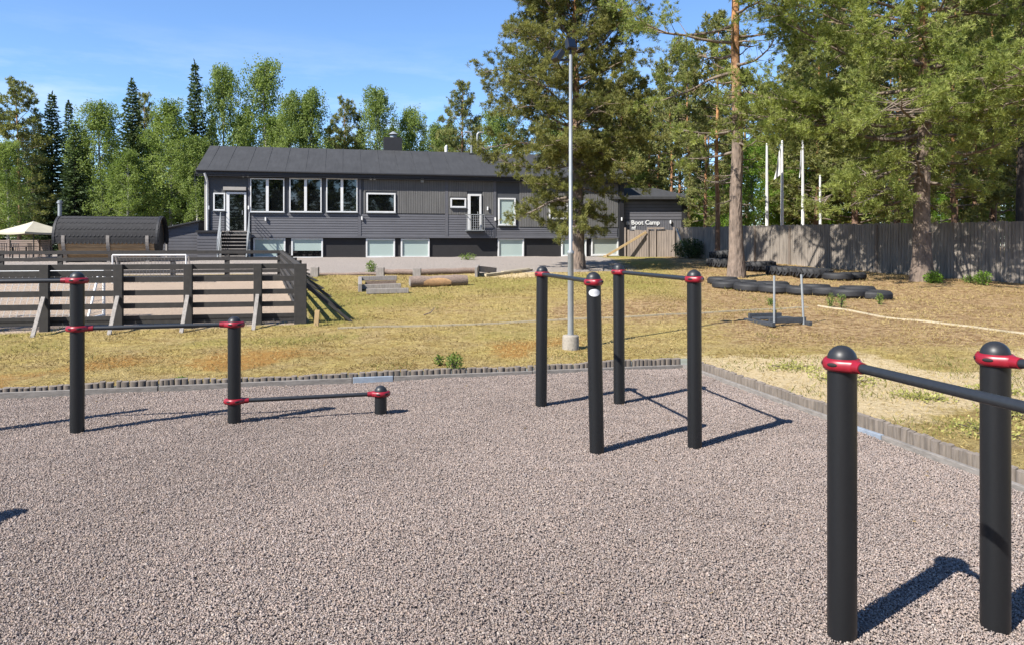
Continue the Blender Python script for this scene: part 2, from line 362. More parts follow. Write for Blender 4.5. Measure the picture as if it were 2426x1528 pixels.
    used = np.unique(fo); rem = np.full(len(V), -1); rem[used] = np.arange(len(used))
    o = np_mesh('ground', V[used], rem[fo], m, attr={'zone_a': z1[used], 'zone_b': z2[used]}, smooth=True); tag(o, kind='structure')
    # gravel yard sheet
    fi = q[yard].reshape(-1, 4); used = np.unique(fi); rem[:] = -1; rem[used] = np.arange(len(used)); Vy = V[used].copy()
    Vy[:, 2] = (vnoise(Vy[:, 0], Vy[:, 1], .9, 9)-.5)*.025-.010
    m, nt, N, L, bs = nodes_of('gravel_bed')
    p = N.new('ShaderNodeNewGeometry').outputs['Position']
    vo = N.new('ShaderNodeTexVoronoi'); vo.inputs['Scale'].default_value = 44; L.new(p, vo.inputs['Vector'])
    c = ramp(nt, vo.outputs['Color'], [(.0, (.10, .085, .08)), (.3, (.24, .20, .185)), (.6, (.36, .30, .27)), (.85, (.45, .37, .31)), (1, (.58, .54, .50))])
    c = mixc(nt, 1., c, ramp(nt, vo.outputs['Distance'], [(.2, 1.), (.75, .6)]), 'MULTIPLY')
    L.new(mixc(nt, 1., c, (AK*1.45, AK*1.42, AK*1.38), 'MULTIPLY'), bs.inputs['Base Color']); bs.inputs['Roughness'].default_value = .95; bs.inputs['Specular IOR Level'].default_value = .15
    inv = ramp(nt, vo.outputs['Distance'], [(0, 1.), (.8, 0.)]); bump(nt, inv, 1., .02, bs)
    o = np_mesh('gravel_yard', Vy, rem[fi], m, smooth=True); tag(o, kind='structure')
build_ground()

def build_stones():
    rng = np.random.default_rng(3); n = 1050000
    d = np.sqrt(3.2**2+(13.2**2-3.2**2)*rng.random(n)**1.12); X = (rng.random(n)*2-1)*(.70*d+.15); Y = d
    a, b = yard_ab(X, Y); k = (a > .06) & (b > .06); X, Y = X[k], Y[k]
    k = rng.random(len(X)) < np.clip(1.25-(Y-3.3)*.06, .55, 1); X, Y = X[k], Y[k]; n = len(X)
    s = np.clip(rng.lognormal(-5.14, .30, n), .0034, .0120)*(1+.02*(Y-4)); s = s.astype(np.float32)
    Z = (vnoise(X, Y, .9, 9)-.5)*.028+(vnoise(X, Y, .22, 10)-.5)*.012+s*.12
    O = np.array([[1,0,0],[-1,0,0],[0,1,0],[0,-1,0],[0,0,1],[0,0,-1]], np.float32)
    V = O[None]*(.62+.65*rng.random((n, 6, 1)))+rng.normal(0, .16, (n, 6, 3))
    V[..., 2] *= .55
    q = rng.normal(size=(n, 4)); q[:, 1:3] *= .45; q /= np.linalg.norm(q, axis=1)[:, None]; w, x, y, z = q.T
    Rm = np.stack([1-2*(y*y+z*z), 2*(x*y-z*w), 2*(x*z+y*w), 2*(x*y+z*w), 1-2*(x*x+z*z), 2*(y*z-x*w), 2*(x*z-y*w), 2*(y*z+x*w), 1-2*(x*x+y*y)], 1).reshape(n, 3, 3)
    V = np.einsum('nij,nkj->nki', Rm, V)*s[:, None, None]+np.stack([X, Y, Z], 1)[:, None]
    T = np.array([[0,2,4],[2,1,4],[1,3,4],[3,0,4],[2,0,5],[1,2,5],[3,1,5],[0,3,5]])
    Fc = (T[None]+np.arange(n)[:, None, None]*6).reshape(-1, 3)
    pal = np.array([[.36,.30,.275],[.44,.355,.30],[.27,.245,.24],[.16,.145,.14],[.56,.51,.46],[.47,.39,.35],[.34,.25,.215],[.40,.36,.35],[.50,.40,.31]])
    pr = np.array([.2,.15,.17,.10,.09,.12,.06,.08,.03]); ci = rng.choice(len(pal), n, p=pr/pr.sum())
    patch = .90+.22*vnoise(X, Y, 1.4, 12)
    C = pal[ci]*.62+.38*np.array([.37, .315, .285]); C = C*np.array([1.17, 1.125, 1.095])*(.85+.3*rng.random((n, 1)))*patch[:, None]*AK
    m, nt, N, L, b = nodes_of('gravel_stone'); at = N.new('ShaderNodeAttribute'); at.attribute_name = 'tone'
    L.new(at.outputs['Color'], b.inputs['Base Color']); b.inputs['Roughness'].default_value = .9; b.inputs['Specular IOR Level'].default_value = .2
    o = np_mesh('gravel', V.reshape(-1, 3), Fc, m, attr={'tone': np.repeat(C, 6, 0)})
    tag(o, 'loose mixed grey and pink gravel covering the exercise yard', 'gravel', kind='stuff')
build_stones()

def build_bits():      # pine needles, dry leaves and bark bits blown onto the gravel
    rng = np.random.default_rng(5); n = 900; Y = np.sqrt(3.3**2+(12.3**2-3.3**2)*rng.random(n)); X = (rng.random(n)*2-1)*.7*Y
    a, b = yard_ab(X, Y); k = (a > .1) & (b > .1) & (rng.random(n) < .25+.75*np.exp(-np.minimum(a, b)/.8)); X, Y = X[k], Y[k]; n = len(X)
    dr = unit(np.stack([rng.normal(0, 1, n), rng.normal(0, 1, n), rng.normal(0, .15, n)], 1)); sd = unit(np.cross(dr, np.array([0, 0, 1.])+rng.normal(0, .3, (n, 3))))
    V, Fc = kites(np.stack([X, Y, .018+(vnoise(X, Y, .9, 9)-.5)*.028], 1), dr, sd, .02+.035*rng.random(n), .006+.016*rng.random(n))
    o = np_mesh('leaf_litter', V, Fc, leaf_mat('dry_leaf_litter', (.16, .09, .05), (.45, .32, .15), .15), attr={'tint': np.repeat(rng.random(n), 4)}); tag(o, 'dry leaves and bark bits scattered over the gravel', 'litter', kind='stuff')
def kites(base, dr, side, Ln, W):
    n = len(base); V = np.empty((n, 4, 3), np.float32); mid = base+dr*(Ln*.5)[:, None]; sw = side*(W*.5)[:, None]
    V[:, 0] = base; V[:, 1] = mid+sw; V[:, 2] = base+dr*Ln[:, None]; V[:, 3] = mid-sw
    return V.reshape(-1, 3), np.arange(n*4).reshape(n, 4)
def unit(v): return v/np.maximum(np.linalg.norm(v, axis=-1, keepdims=True), 1e-6)
def rand_side(dr, rng): return unit(np.cross(dr, rng.normal(size=dr.shape)))

build_bits()
def build_grass():
    rng = np.random.default_rng(11); n = 210000
    d = 6+(36-6)*rng.random(n)**1.35; X = (rng.random(n)*2-1)*(.70*d); Y = d
    a, b = yard_ab(X, Y); u, v = court_uv(X, Y)
    k = ((a < -.16) | (b < -.16)) & ~((u > -.2) & (v > -.2) & (v < 19.5)) & ~((Y-.13*X > 30.5) & (X < 4.5))
    sandy = (X+.1*Y > 4.2) & (Y < 12.8)
    k &= (rng.random(n) < np.where(sandy, .22, .25+.75*sstep(vnoise(X, Y, .7, 21), .3, .7)))
    X, Y = X[k], Y[k]; n = len(X); Z = gz(X, Y)-.004
    dr = unit(np.stack([rng.normal(0, .8, n), rng.normal(0, .8, n), .25+.6*rng.random(n)], 1))
    Ln = (.03+.055*rng.random(n))*(1+.02*(Y-8)); W = (.005+.006*rng.random(n))*(1+.05*(Y-8))
    V, Fc = kites(np.stack([X, Y, Z], 1), dr, rand_side(dr, rng), Ln, W)
    t = np.clip(.62*vnoise(X, Y, 1.6, 31)+.5*rng.random(n)-.08, 0, 1)
    m = leaf_mat('lawn_blades', (.26, .165, .05), (.74, .58, .24), .2, (1, 1, .9))
    o = np_mesh('grass', V, Fc, m, attr={'tint': np.repeat(t, 4)}); tag(o, 'short dry yellow grass covering the sloping lawn', 'grass', kind='stuff')
    # greener blades in patches
    n = 60000; d = 6+(36-6)*rng.random(n)**1.35; X = (rng.random(n)*2-1)*.70*d; Y = d; a, b = yard_ab(X, Y); u, v = court_uv(X, Y)
    pat = vnoise(X, Y, 1.0, 41)*.6+vnoise(X, Y, 3., 42)*.5
    near_court = (np.abs(u) < .5) & (v > -.6) & (v < 20) | ((np.abs(v) < .35) & (u > -1) & (u < 6))
    side_b = (X+.1*Y > 4.0) & (Y < 13)
    k = ((a < -.12) | (b < -.12)) & (((pat > .74) & (X < 3+.2*Y)) | near_court | (side_b & (vnoise(X, Y, .8, 43) > .62))) & ~((u > .1) & (v > .2) & (v < 19.5)) & ~((Y-.13*X > 30.6) & (X < 4.5))
    X, Y = X[k], Y[k]; n = len(X)
    dr = unit(np.stack([rng.normal(0, .5, n), rng.normal(0, .5, n), .5+.7*rng.random(n)], 1)); Ln = (.03+.07*rng.random(n))*(1+.015*(Y-8)); W = (.006+.006*rng.random(n))*(1+.045*(Y-8))
    V, Fc = kites(np.stack([X, Y, gz(X, Y)-.004], 1), dr, rand_side(dr, rng), Ln, W)
    m = leaf_mat('green_lawn_blades', (.16, .17, .035), (.42, .41, .11), .3, (1, 1, .8))
    o = np_mesh('green_grass', V, Fc, m, attr={'tint': np.repeat(rng.random(n), 4)}); tag(o, 'tufts of greener grass among the dry lawn', 'grass', kind='stuff')
build_grass()

# ------------------------------------------------------------------ the long dark house
PHI = R(12.5); HO = np.array([-17.01, 42.0]); HZ = 1.30; cph, sph = math.cos(PHI), math.sin(PHI)
def wall(px, py, yo=0.):
    """photo pixel -> (along wall, height) on the house front, yo metres behind it"""
    k = (px-CX)/F; d = (HO @ np.array([-sph, cph])+yo)/(-k*sph+cph)
    P = np.array([k*d, d])-HO
    return float(P @ np.array([cph, sph])), EYE+(HY-py)/F*d-HZ
HL = wall(1476, 560)[0]
Z_SID, Z_BAND, Z_EAVE = 1.25, 2.54, 4.80
house = empty('house', (HO[0], HO[1], HZ), PHI, 'long dark grey two storey house with low pitched felt roof and white framed windows', 'house')
DEEP = 8.6
MB().box(0, HL, .0, DEEP, Z_SID, Z_EAVE).build('wall', MT['wall_dark'], house)
MB().box(.05, HL-.05, .14, DEEP-.1, -.5, Z_SID-.003).build('plinth', MT['plinth'], house)
# roof: two slopes with thickness, eaves board, felt seams
rf = MB(); ov, gab, rb, rz = .34, .38, 4.2, 6.76; ze = Z_EAVE+.06; th = .16
sl_ = (rz-ze)/(rb+ov)
for sgn, y0, y1, za, zb in ((1, -ov, rb, ze, rz), (-1, rb, 2*rb+ov+.6, rz, ze-.28)):
    x0, x1 = -gab, HL+gab
    rf.add([(x0,y0,za),(x1,y0,za),(x1,y1,zb),(x0,y1,zb),(x0,y0,za-th),(x1,y0,za-th),(x1,y1,zb-th),(x0,y1,zb-th)],
           [(0,1,2,3),(7,6,5,4),(0,4,5,1),(1,5,6,2),(2,6,7,3),(3,7,4,0)])
roof = rf.build('roof', MT['roof'], house)
sm_ = MB()
for i in range(24):
    x = -gab+.5+i*1.05+random.Random(i).uniform(-.06, .06)
    if x < HL+gab-.2: sm_.beam((x, -ov+.02, ze+.018*0+.008), (x, rb-.02, rz+.008), .06, .014)
sm_.build('felt_seam', MT['roof'], roof)
MB().box(-gab-.01, HL+gab+.01, -ov-.03, -ov, ze-.24, ze+.02).build('fascia', MT['trim'], roof)
MB().box(-gab, HL+gab, -ov, .0, Z_EAVE-.26, Z_EAVE-.2).build('soffit', MT['trim'], roof)
MB().tube([(-gab, -ov-.075, ze-.03), (HL+gab, -ov-.075, ze-.06)], .045, 10).build('gutter', MT['trim'], roof)
# gables
for x in (.0, HL-.12):
    gb = MB(); gb.add([(x,0,Z_EAVE),(x,2*rb+.4,Z_EAVE),(x,rb,rz-th),(x+.12,0,Z_EAVE),(x+.12,2*rb+.4,Z_EAVE),(x+.12,rb,rz-th)], [(0,1,2),(5,4,3),(0,2,5,3),(2,1,4,5),(1,0,3,4)])
    gb.build('gable', MT['wall_dark'], house)
# horizontal siding between the storeys
def siding(mb, u0, u1, z0, z1, n, proud=.035, gap=.022):
    h = (z1-z0)/n
    for i in range(n):
        mb.add([(u0,-.002,z0+i*h),(u1,-.002,z0+i*h),(u1,-.002,z0+(i+1)*h-gap),(u0,-.002,z0+(i+1)*h-gap),
                (u0,-proud,z0+i*h),(u1,-proud,z0+i*h),(u1,-proud+.014,z0+(i+1)*h-gap),(u0,-proud+.014,z0+(i+1)*h-gap)],
               [(4,5,6,7),(0,4,7,3),(1,2,6,5),(7,6,2,3),(0,1,5,4)])
u_door0, u_win0 = wall(500, 500)[0], wall(592, 500)[0]
sd = MB(); cuts = [u_win0, wall(852, 500)[0], wall(1058, 500)[0], wall(1172, 500)[0], HL-.3]
for i in range(4): siding(sd, cuts[i]+.09, cuts[i+1]-.09, Z_SID, Z_BAND-(.0 if i < 3 else .75), 9 if i < 3 else 5)
siding(sd, u_door0, wall(532, 500)[0], Z_SID+.2, Z_BAND+.1, 9)
sd.build('horizontal_siding', MT['wall_siding'], house)
tr = MB()
for u in cuts[1:4]: tr.box(u-.085, u+.085, -.05, -.001, Z_SID, Z_EAVE-.25)
tr.box(u_win0-.09, u_win0+.0, -.06, -.001, Z_SID, Z_EAVE-.25)
tr.box(u_win0, HL-.3, -.055, -.001, Z_SID-.10, Z_SID-.002)
tr.build('wall_trim', MT['wall_siding'], house)
MB().box(HL-.26, HL+.03, -.09, .3, -.3, Z_EAVE-.2).build('corner_post', MT['trim'], house)
# vertical cladding on the upper storey
rr = random.Random(4)
def planks(u0, u1, z0, z1, w=.135, proud=.03):
    u = u0; vc = MB()
    if u1-u0 < .06: return
    while u < u1-.03:
        e = min(u+w-.018, u1); vc.box(u, e, -proud-rr.uniform(0, .008), -.001, z0, z1); u += w
    vc.build('vertical_cladding', MT['wall_vert'], house)
zt = Z_EAVE-.27
planks(wall(862, 500)[0], wall(868, 480)[0]-.06, Z_BAND+.02, zt)
planks(wall(937, 480)[0]+.09, cuts[2]-.1, Z_BAND+.05, zt)
planks(cuts[2]+.1, wall(1067, 480)[0]-.05, Z_BAND, zt); planks(wall(1104, 480)[0]+.05, wall(1108, 480)[0]-.06, Z_BAND, zt)
planks(wall(1140, 480)[0]+.08, cuts[3]-.1, Z_BAND, zt)
u0, u1 = wall(868, 480)[0]-.05, wall(937, 480)[0]+.08; planks(u0, u1, wall(900, 457)[1]+.08, zt)
u0, u1 = wall(1067, 480)[0]-.05, wall(1104, 480)[0]+.04; planks(u0, u1, wall(1085, 470)[1]+.07, zt); planks(u0, u1, Z_BAND, wall(1085, 493)[1]-.07)
u0, u1 = wall(1108, 480)[0]-.05, wall(1140, 480)[0]+.07; planks(u0, u1, wall(1120, 458)[1]+.1, zt)
planks(wall(1226, 480)[0]+.12, HL-.32, Z_BAND-.7, zt, .15)

def window(px0, px1, py0, py1, mull=(), pane='pane', fw=.085, split=None, label=None):
    u0, z1 = wall(px0, py0); u1, _ = wall(px1, py0); z0 = wall((px0+px1)/2, py1)[1]
    basement = z1 < Z_SID+.2; yo = .14 if basement else 0.
    fr = MB(); y0, y1 = yo-.10, yo+.03
    fr.box(u0, u0+fw, y0, y1, z0, z1); fr.box(u1-fw, u1, y0, y1, z0, z1)
    fr.box(u0+fw, u1-fw, y0, y1, z0, z0+fw); fr.box(u0+fw, u1-fw, y0, y1, z1-fw, z1)
    for m_ in mull: c = u0+(u1-u0)*m_; fr.box(c-.075, c+.075, y0-.005, y1, z0+fw, z1-fw)
    w = fr.build('window', MT['white'], house, .006, label)
    p = MB().box(u0+fw-.01, u1-fw+.01, yo-.03, yo-.012, z0+fw-.01, z1-fw+.01).build('pane', MT[pane], w)
    if split:
        zc = z0+(z1-z0)*split
        MB().box(u0+fw, u1-fw, yo-.045, yo-.033, zc, z1-fw).build('blind', MT['pane_blind'], w)
    MB().box(u0-.03, u1+.03, y0-.05, yo-.04, z0-.035, z0-.003).build('sill', MT['galv'] if not basement else MT['white'], w)
    return w
for a in ((593, 674), (686, 762), (773, 847)): window(a[0], a[1], 423, 504, (.5,), 'pane', .06)
window(868, 937, 458, 505); window(1067, 1104, 470, 493); window(506, 534, 458, 500, fw=.07)
window(1180, 1221, 470, 535, pane='pane_blind'); window(1300, 1345, 475, 520)
window(600, 676, 565, 611, pane='pane_blind'); window(690, 765, 565, 613, split=.38)
for a in ((867, 936), (950, 1018), (1180, 1242)): window(a[0], a[1], 566, 611, pane='pane_blind')
window(1331, 1390, 566, 608, pane='pane_blind'); window(1402, 1466, 563, 606, pane='pane_curtain')
def door(px0, px1, py0, py1, frame='white', label=None):
    u0, z1 = wall(px0, py0); u1, _ = wall(px1, py0); z0 = wall((px0+px1)/2, py1)[1]; fw = .11
    fr = MB(); fr.box(u0, u0+fw+.05, -.10, .02, z0, z1); fr.box(u1-fw, u1, -.10, .02, z0, z1); fr.box(u0+fw+.05, u1-fw, -.10, .02, z1-fw, z1)
    d = fr.build('door', MT[frame], house, .006, label)
    MB().box(u0+fw+.05, u1-fw, -.03, -.012, z0+.02, z1-fw).build('pane', MT['pane'], d)
    MB().box(u1-fw-.12, u1-fw-.09, -.09, -.03, z0+.9, z0+1.15).build('handle', MT['galv'], d)
    return u0, u1, z0, z1
du0, du1, dz0, dz1 = door(537, 584, 456, 548, label='dark glazed entrance door in a wide cream frame')
a, b = wall(530, 444), wall(584, 453)
MB().box(a[0], b[0], -.22, -.001, b[1], a[1]).build('shutter_box', MT['beige'], house, .01)
bu0, bu1, bz0, bz1 = door(1108, 1140, 461, 548, label='narrow glazed balcony door with one white jamb')
bal = MB(); zz = bz0+.95; bx0, bx1 = bu0-.12, bu1+.12
for z in (bz0+.03, zz): bal.beam((bx0, -.42, z), (bx1, -.42, z), .05, .05); bal.beam((bx0, -.42, z), (bx0, -.02, z), .04, .04); bal.beam((bx1, -.42, z), (bx1, -.02, z), .04, .04)
n = 9
for i in range(n): x = bx0+(bx1-bx0)*i/(n-1); bal.beam((x, -.42, bz0+.03), (x, -.42, zz), .025, .025, (1, 0, 0))
bal.build('balcony_rail', MT['galv'], house)
MB().box(bx0, bx1, -.40, -.02, bz0-.06, bz0-.0).build('balcony_floor', MT['galv_dark'], house)
# chimney, pipes, lamps, downpipe
def roof_pt(px, back):
    k = (px-CX)/F; d = (HO @ np.array([-sph, cph])+back)/(-k*sph+cph); P = np.array([k*d, d])-HO
    return float(P @ np.array([cph, sph]))
cx_ = roof_pt(932, rb+.6); ch = MB().box(cx_-.62, cx_+.52, rb+.1, rb+1.1, rz-.6, rz+.86).build('chimney', MT['trim'], roof)
cp = MB(); cp.tube([(cx_, rb+.6, rz+.86), (cx_, rb+.6, rz+1.05)], .22, 14); cp.tube([(cx_, rb+.6, rz+1.1), (cx_, rb+.6, rz+1.3)], [.34, .05], 14); cp.build('chimney_cap', MT['galv'], ch)
vx = roof_pt(1057, rb+.2)
MB().tube([(vx, rb+.2, rz-.3), (vx, rb+.2, rz+.35), (vx+.03, rb+.15, rz+.45)], [.10, .10, .05], 12).build('vent_pipe', MT['white'], roof)
for px, s in ((1117, -1), (1131, 1)):
    x = roof_pt(px, rb-.3); zb = rz-.25
    pts = [(x, rb-.3, zb), (x, rb-.3, zb+1.35)]+[(x+s*.2*(1-math.cos(t)), rb-.3, zb+1.35+.18*math.sin(t)) for t in (.5, 1., 1.57)]+[(x+s*.42, rb-.3, zb+1.53)]
    MB().tube(pts, .072, 12).build('gooseneck_pipe', MT['galv'], roof)
    MB().box(x-.16, x+.16, rb-.46, rb-.14, zb-.1, zb+.16).build('pipe_collar', MT['trim'], roof)
for px, py in ((1000, 428), (1298, 431)):
    u, z = wall(px, py); MB().box(u-.09, u+.09, -.16, -.001, z-.14, z+.14).build('eaves_lamp', MT['galv'], house, .01)
for px, py in ((577, 417), (588, 417), (878, 424), (887, 424)):
    u, z = wall(px, py); MB().tube([(u, -.22, z-.05), (u, -.05, z+.02)], [.07, .05], 10).build('spotlight', MT['galv'], house)
for px, py in ((590, 493), (495, 493), (630, 520), (858, 518), (1155, 495), (1173, 520), (1472, 520)):
    u, z = wall(px, py); mb = MB(); mb.tube([(u, -.1, z-.10), (u, -.1, z+.10)], .05, 10); mb.beam((u, -.1, z), (u, 0, z), .05, .05); mb.build('wall_lamp', MT['white'], house)
dp = MB(); u = wall(492, 480)[0]; zb = wall(492, 550)[1]
dp.tube([(u-.1, -ov-.03, Z_EAVE-.12), (u, -.3, Z_EAVE-.42), (u, -.1, Z_EAVE-.62), (u, -.1, zb)], .06, 10); dp.build('downpipe', MT['white'], house)
MB().box(u-.16, u-.06, -.05, -.001, Z_SID, Z_EAVE-.3).build('corner_board', MT['beige'], house)
# porch base and lean-to shed at the house end
pb = MB(); pu0, pu1 = wall(470, 560)[0], wall(523, 560)[0]
pb.box(pu0, pu1, -.30, -.04, -.2, Z_SID+.16); po = pb.build('porch_base', MT['wall_siding'], house)
s2 = MB()
for i in range(8): s2.box(pu0-.015, pu1+.01, -.325, -.302, -.1+i*.165, -.1+i*.165+.14)
s2.build('siding', MT['wall_siding'], po); MB().box(pu0-.08, pu1+.03, -.40, -.02, Z_SID+.17, Z_SID+.29).build('porch_ledge', MT['trim'], po)
shed = empty('lean_to_shed', (*(HO+np.array([cph, sph])*(pu0-1.0)), HZ), PHI, 'small grey lean-to shed with sloping roof against the house end', 'shed')
sw = 2.02
sm2 = MB(); sm2.add([(-.98,.3,-.3),(.95,.3,-.3),(.95,.3,2.02),(-.98,.3,1.60),(-.98,4,-.3),(.95,4,-.3),(.95,4,2.02),(-.98,4,1.60)], [(0,1,2,3),(7,6,5,4),(0,3,7,4),(1,5,6,2),(3,2,6,7)])
sm2.build('wall', MT['wall_siding'], shed)
bd = MB()
for i in range(11):
    z = -.2+i*.165; x1 = .95 if z < 1.5 else .95; x0 = -.98 if z < 1.42 else -.98+(z-1.42)*3.2
    if z < 1.85: bd.box(x0, x1, .272, .298, z, z+.143)
bd.build('siding', MT['wall_siding'], shed)
MB().beam((-1.12, 2.0, 1.60), (1.06, 2.0, 2.09), 3.9, .08).build('roof', MT['roof'], shed)
MB().box(-.74, -.66, .24, .27, -.2, 1.6).build('corner_board', MT['beige'], shed)
# stairs
st = empty('entrance_stairs', tuple(Matrix.Translation((HO[0], HO[1], HZ)) @ Matrix.Rotation(PHI, 4, 'Z') @ Vector(((du0+du1)/2, -.02, 0))), PHI,
           'open tread stairs with grey rails climbing to the entrance door', 'stairs')
hw = .78; zt_ = dz0
LD, RN = -.62, .16; hw = .72
MB().box(-hw, hw, LD, -.10, zt_-.07, zt_-.01).build('landing', MT['wood_grey'], st)
nst = 8
for i in range(1, nst):
    z = zt_-.02-i*zt_/nst; y = LD-(i-1)*RN
    MB().box(-hw+.06, hw-.06, y-.21, y, z-.05, z).build('tread', MT['wood_grey'], st)
ye = LD-(nst-1)*RN
for s in (-1, 1):
    MB().beam((s*hw, LD, zt_-.1), (s*hw, ye-.05, .02), .04, .16).build('stringer', MT['galv'], st)
    rl = MB(); x = s*(hw+.03)
    for y, z in ((LD, zt_), (ye, .06)): rl.beam((x, y, z-.25), (x, y, z+1.0), .045, .045, (1, 0, 0))
    for k in (.35, .56, .78, 1.0):
        rl.beam((x, -.12, zt_+k), (x, LD, zt_+k), .022, .022); rl.beam((x, LD, zt_+k), (x, ye, .06+k), .022, .022)
    rl.build('railing', MT['galv'], st)
    MB().box(x-.05, x+.05, LD-.09, LD+.01, -.1, zt_-.07).build('leg', MT['galv'], st)

# ------------------------------------------------------------------ annex with the lettering
AD = 47.6; ax0, ax1 = PX(1450, AD), PX(1622, AD)
annex = empty('annex_building', (ax0, AD, 1.3), 0, 'small dark grey annex with hipped roof and white lettering on its wall', 'building')
aw = ax1-ax0; zz = lambda py: PZ(py, AD)-1.3
MB().box(0, aw, 0, 6, -.3, zz(472)).build('wall', MT['wall_dark'], annex)
s3 = MB()
for i in range(6): s3.box(0, aw, -.03, -.002, zz(521)+i*.19, zz(521)+i*.19+.165)
s3.build('horizontal_siding', MT['wall_siding'], annex)
s3 = MB()
for i in range(int(aw/.15)): s3.box(i*.15, i*.15+.132, -.028, -.002, -.2, zz(523))
s3.build('vertical_cladding', MT['wall_siding'], annex)
MB().box(aw-.2, aw+.12, -.06, .2, -.3, zz(472)).build('corner_post', MT['trim'], annex)
ar = MB(); e = .55; z0, z1 = zz(468), zz(438)
ar.add([(-e,-e,z0),(aw+e-.1,-e,z0),(aw+e-.1,6+e,z0),(-e,6+e,z0),(-e,3,z1),(aw-1.3,3,z1),(-e,-e,z0-.16),(aw+e-.1,-e,z0-.16),(aw+e-.1,6+e,z0-.16),(-e,6+e,z0-.16)],
       [(0,1,5,4),(1,2,5),(2,3,4,5),(3,0,4),(0,6,7,1),(1,7,8,2),(2,8,9,3),(3,9,6,0),(9,8,7,6)])
ar.build('roof', MT['roof'], annex)
def lettering(txt, px, py, size):
    cu = bpy.data.curves.new('lettering', 'FONT'); cu.body = txt; cu.size = size; cu.extrude = .015; cu.offset = .008; cu.align_x = 'LEFT'
    o = bpy.data.objects.new('lettering', cu); COL.objects.link(o)
    me = bpy.data.meshes.new_from_object(o.evaluated_get(bpy.context.evaluated_depsgraph_get())); bpy.data.objects.remove(o)
    o = bpy.data.objects.new('lettering', me); COL.objects.link(o); me.materials.append(MT['white'])
    o.parent = annex; o.rotation_euler = (R(90), 0, 0); o.location = (PX(px, AD)-ax0, -.055, zz(py))
lettering("n", 1483.6, 533, .38); lettering('Boot', 1495, 533, .38); lettering('Camp', 1528, 533, .38); lettering('nf', 1496, 545, .34)
for px, py in ((1588, 527),):
    u, z = PX(px, AD)-ax0, zz(py); mb = MB(); mb.tube([(u, -.12, z-.1), (u, -.12, z+.1)], .06, 10); mb.beam((u, -.12, z), (u, 0, z), .05, .05); mb.build('wall_lamp', MT['white'], annex)

# ------------------------------------------------------------------ timber fence at the side
FP = [(1604, 43.5, 540), (1760, 38.2, 536), (1900, 34.5, 533), (2060, 31.2, 531), (2170, 29.3, 529), (2300, 27.6, 527), (2426, 26.2, 524), (2600, 24.6, 520)]
fe = empty('plank_fence', (PX(1604, 43.5), 43.5, g1(PX(1604, 43.5), 43.5)), 0, 'tall weathered vertical plank fence running behind the tyres and pines', 'fence')
O_ = Vector(fe.location); rr = random.Random(8); sl_m = MB(); rails = MB()
pts = [(Vector((PX(p, d), d, 0)), PZ(t, d)) for p, d, t in FP]
for (p, zt0), (q, zt1) in zip(pts, pts[1:]):
    L_ = (q-p).length; dr = (q-p)/L_; n = int(L_/.118); ang = math.atan2(dr.y, dr.x)
    for i in range(n):
        t = (i+.5)/n; c = p.lerp(q, t); zb = g1(c.x, c.y)-.05+rr.uniform(0, .06); ztop = zt0+(zt1-zt0)*t+rr.uniform(-.035, .02)
        Mx = Matrix.Translation((c.x-O_.x, c.y-O_.y, -O_.z)) @ Matrix.Rotation(ang+rr.uniform(-.05, .05), 4, 'Z')
        w = .105 if rr.random() > .06 else .09
        sl_m.box(-w/2, w/2, -.012, .012, zb, ztop, Mx)
    for k in (.3, 1.45):
        a_, b_ = p, q; za, zb = g1(a_.x, a_.y)+k-O_.z, g1(b_.x, b_.y)+k-O_.z; nrm = Vector((-dr.y, dr.x, 0))*.045
        rails.beam((a_.x-O_.x+nrm.x, a_.y-O_.y+nrm.y, za), (b_.x-O_.x+nrm.x, b_.y-O_.y+nrm.y, zb), .04, .1)
sl_m.build('plank_panel', MT['wood_fence'], fe); rails.build('rail', MT['wood_fence'], fe)
for i, px in enumerate((1612, 1650, 1700, 1790, 1840, 1872, 1950, 2020, 2078, 2140, 2250, 2330, 2400)):
    for (a_, b_) in zip(FP, FP[1:]):
        if a_[0] <= px < b_[0]:
            # position along the segment seen in this column
            pa, pb_ = Vector((PX(a_[0], a_[1]), a_[1])), Vector((PX(b_[0], b_[1]), b_[1])); k = (px-CX)/F; dv = pb_-pa
            t = (k*pa.y-pa.x)/(dv.x-k*dv.y); c = pa+dv*t; zt0 = PZ(a_[2]+(b_[2]-a_[2])*t, c.y)
            front = px in (2078, 1790, 1872)
            n_ = Vector((-dv.y, dv.x)).normalized()*(-.06 if front else .08)
            MB().box(c.x+n_.x-O_.x-.045, c.x+n_.x-O_.x+.045, c.y+n_.y-O_.y-.045, c.y+n_.y-O_.y+.045, g1(c.x, c.y)-.1-O_.z, zt0-O_.z-(.05 if front else .02)).build('post', MT['wood_gate'], fe)
# gate section beside the house, new brace
gx0, gx1, gd0 = PX(1481, 45.5), PX(1600, 44.0), 45.5
gate = empty('plank_gate', (gx0, gd0, 1.3), math.atan2(-1.5, gx1-gx0), 'brownish plank gate section between the house corner and the annex wall', 'gate')
gl = math.hypot(1.5, gx1-gx0); gm = MB(); rr = random.Random(2); u = 0
while u < gl:
    gm.box(u, u+.135, -.015, .015, -.08, 1.62+rr.uniform(-.05, .03)); u += .15
gm.build('plank_panel', MT['wood_gate'], gate)
for u in (.04, gl*.47, gl*.62, gl-.05): MB().box(u-.05, u+.05, -.12, -.016, -.1, 1.78).build('post', MT['wood_gate'], gate)
MB().beam((gl*.47, -.1, 1.72), (gl*.8, -.1, 1.72), .05, .09).build('rail', MT['wood_gate'], gate)
MB().beam((-.75, -1.1, .10), (gl*.45, -.16, 1.50), .12, .14).build('brace', MT['wood_new'], gate, .008, 'new yellow timber brace leaning up to the gate post')
MB().box(-.88, -.66, -1.25, -.98, -.1, .14).build('brace_foot', MT['wood_new'], gate)
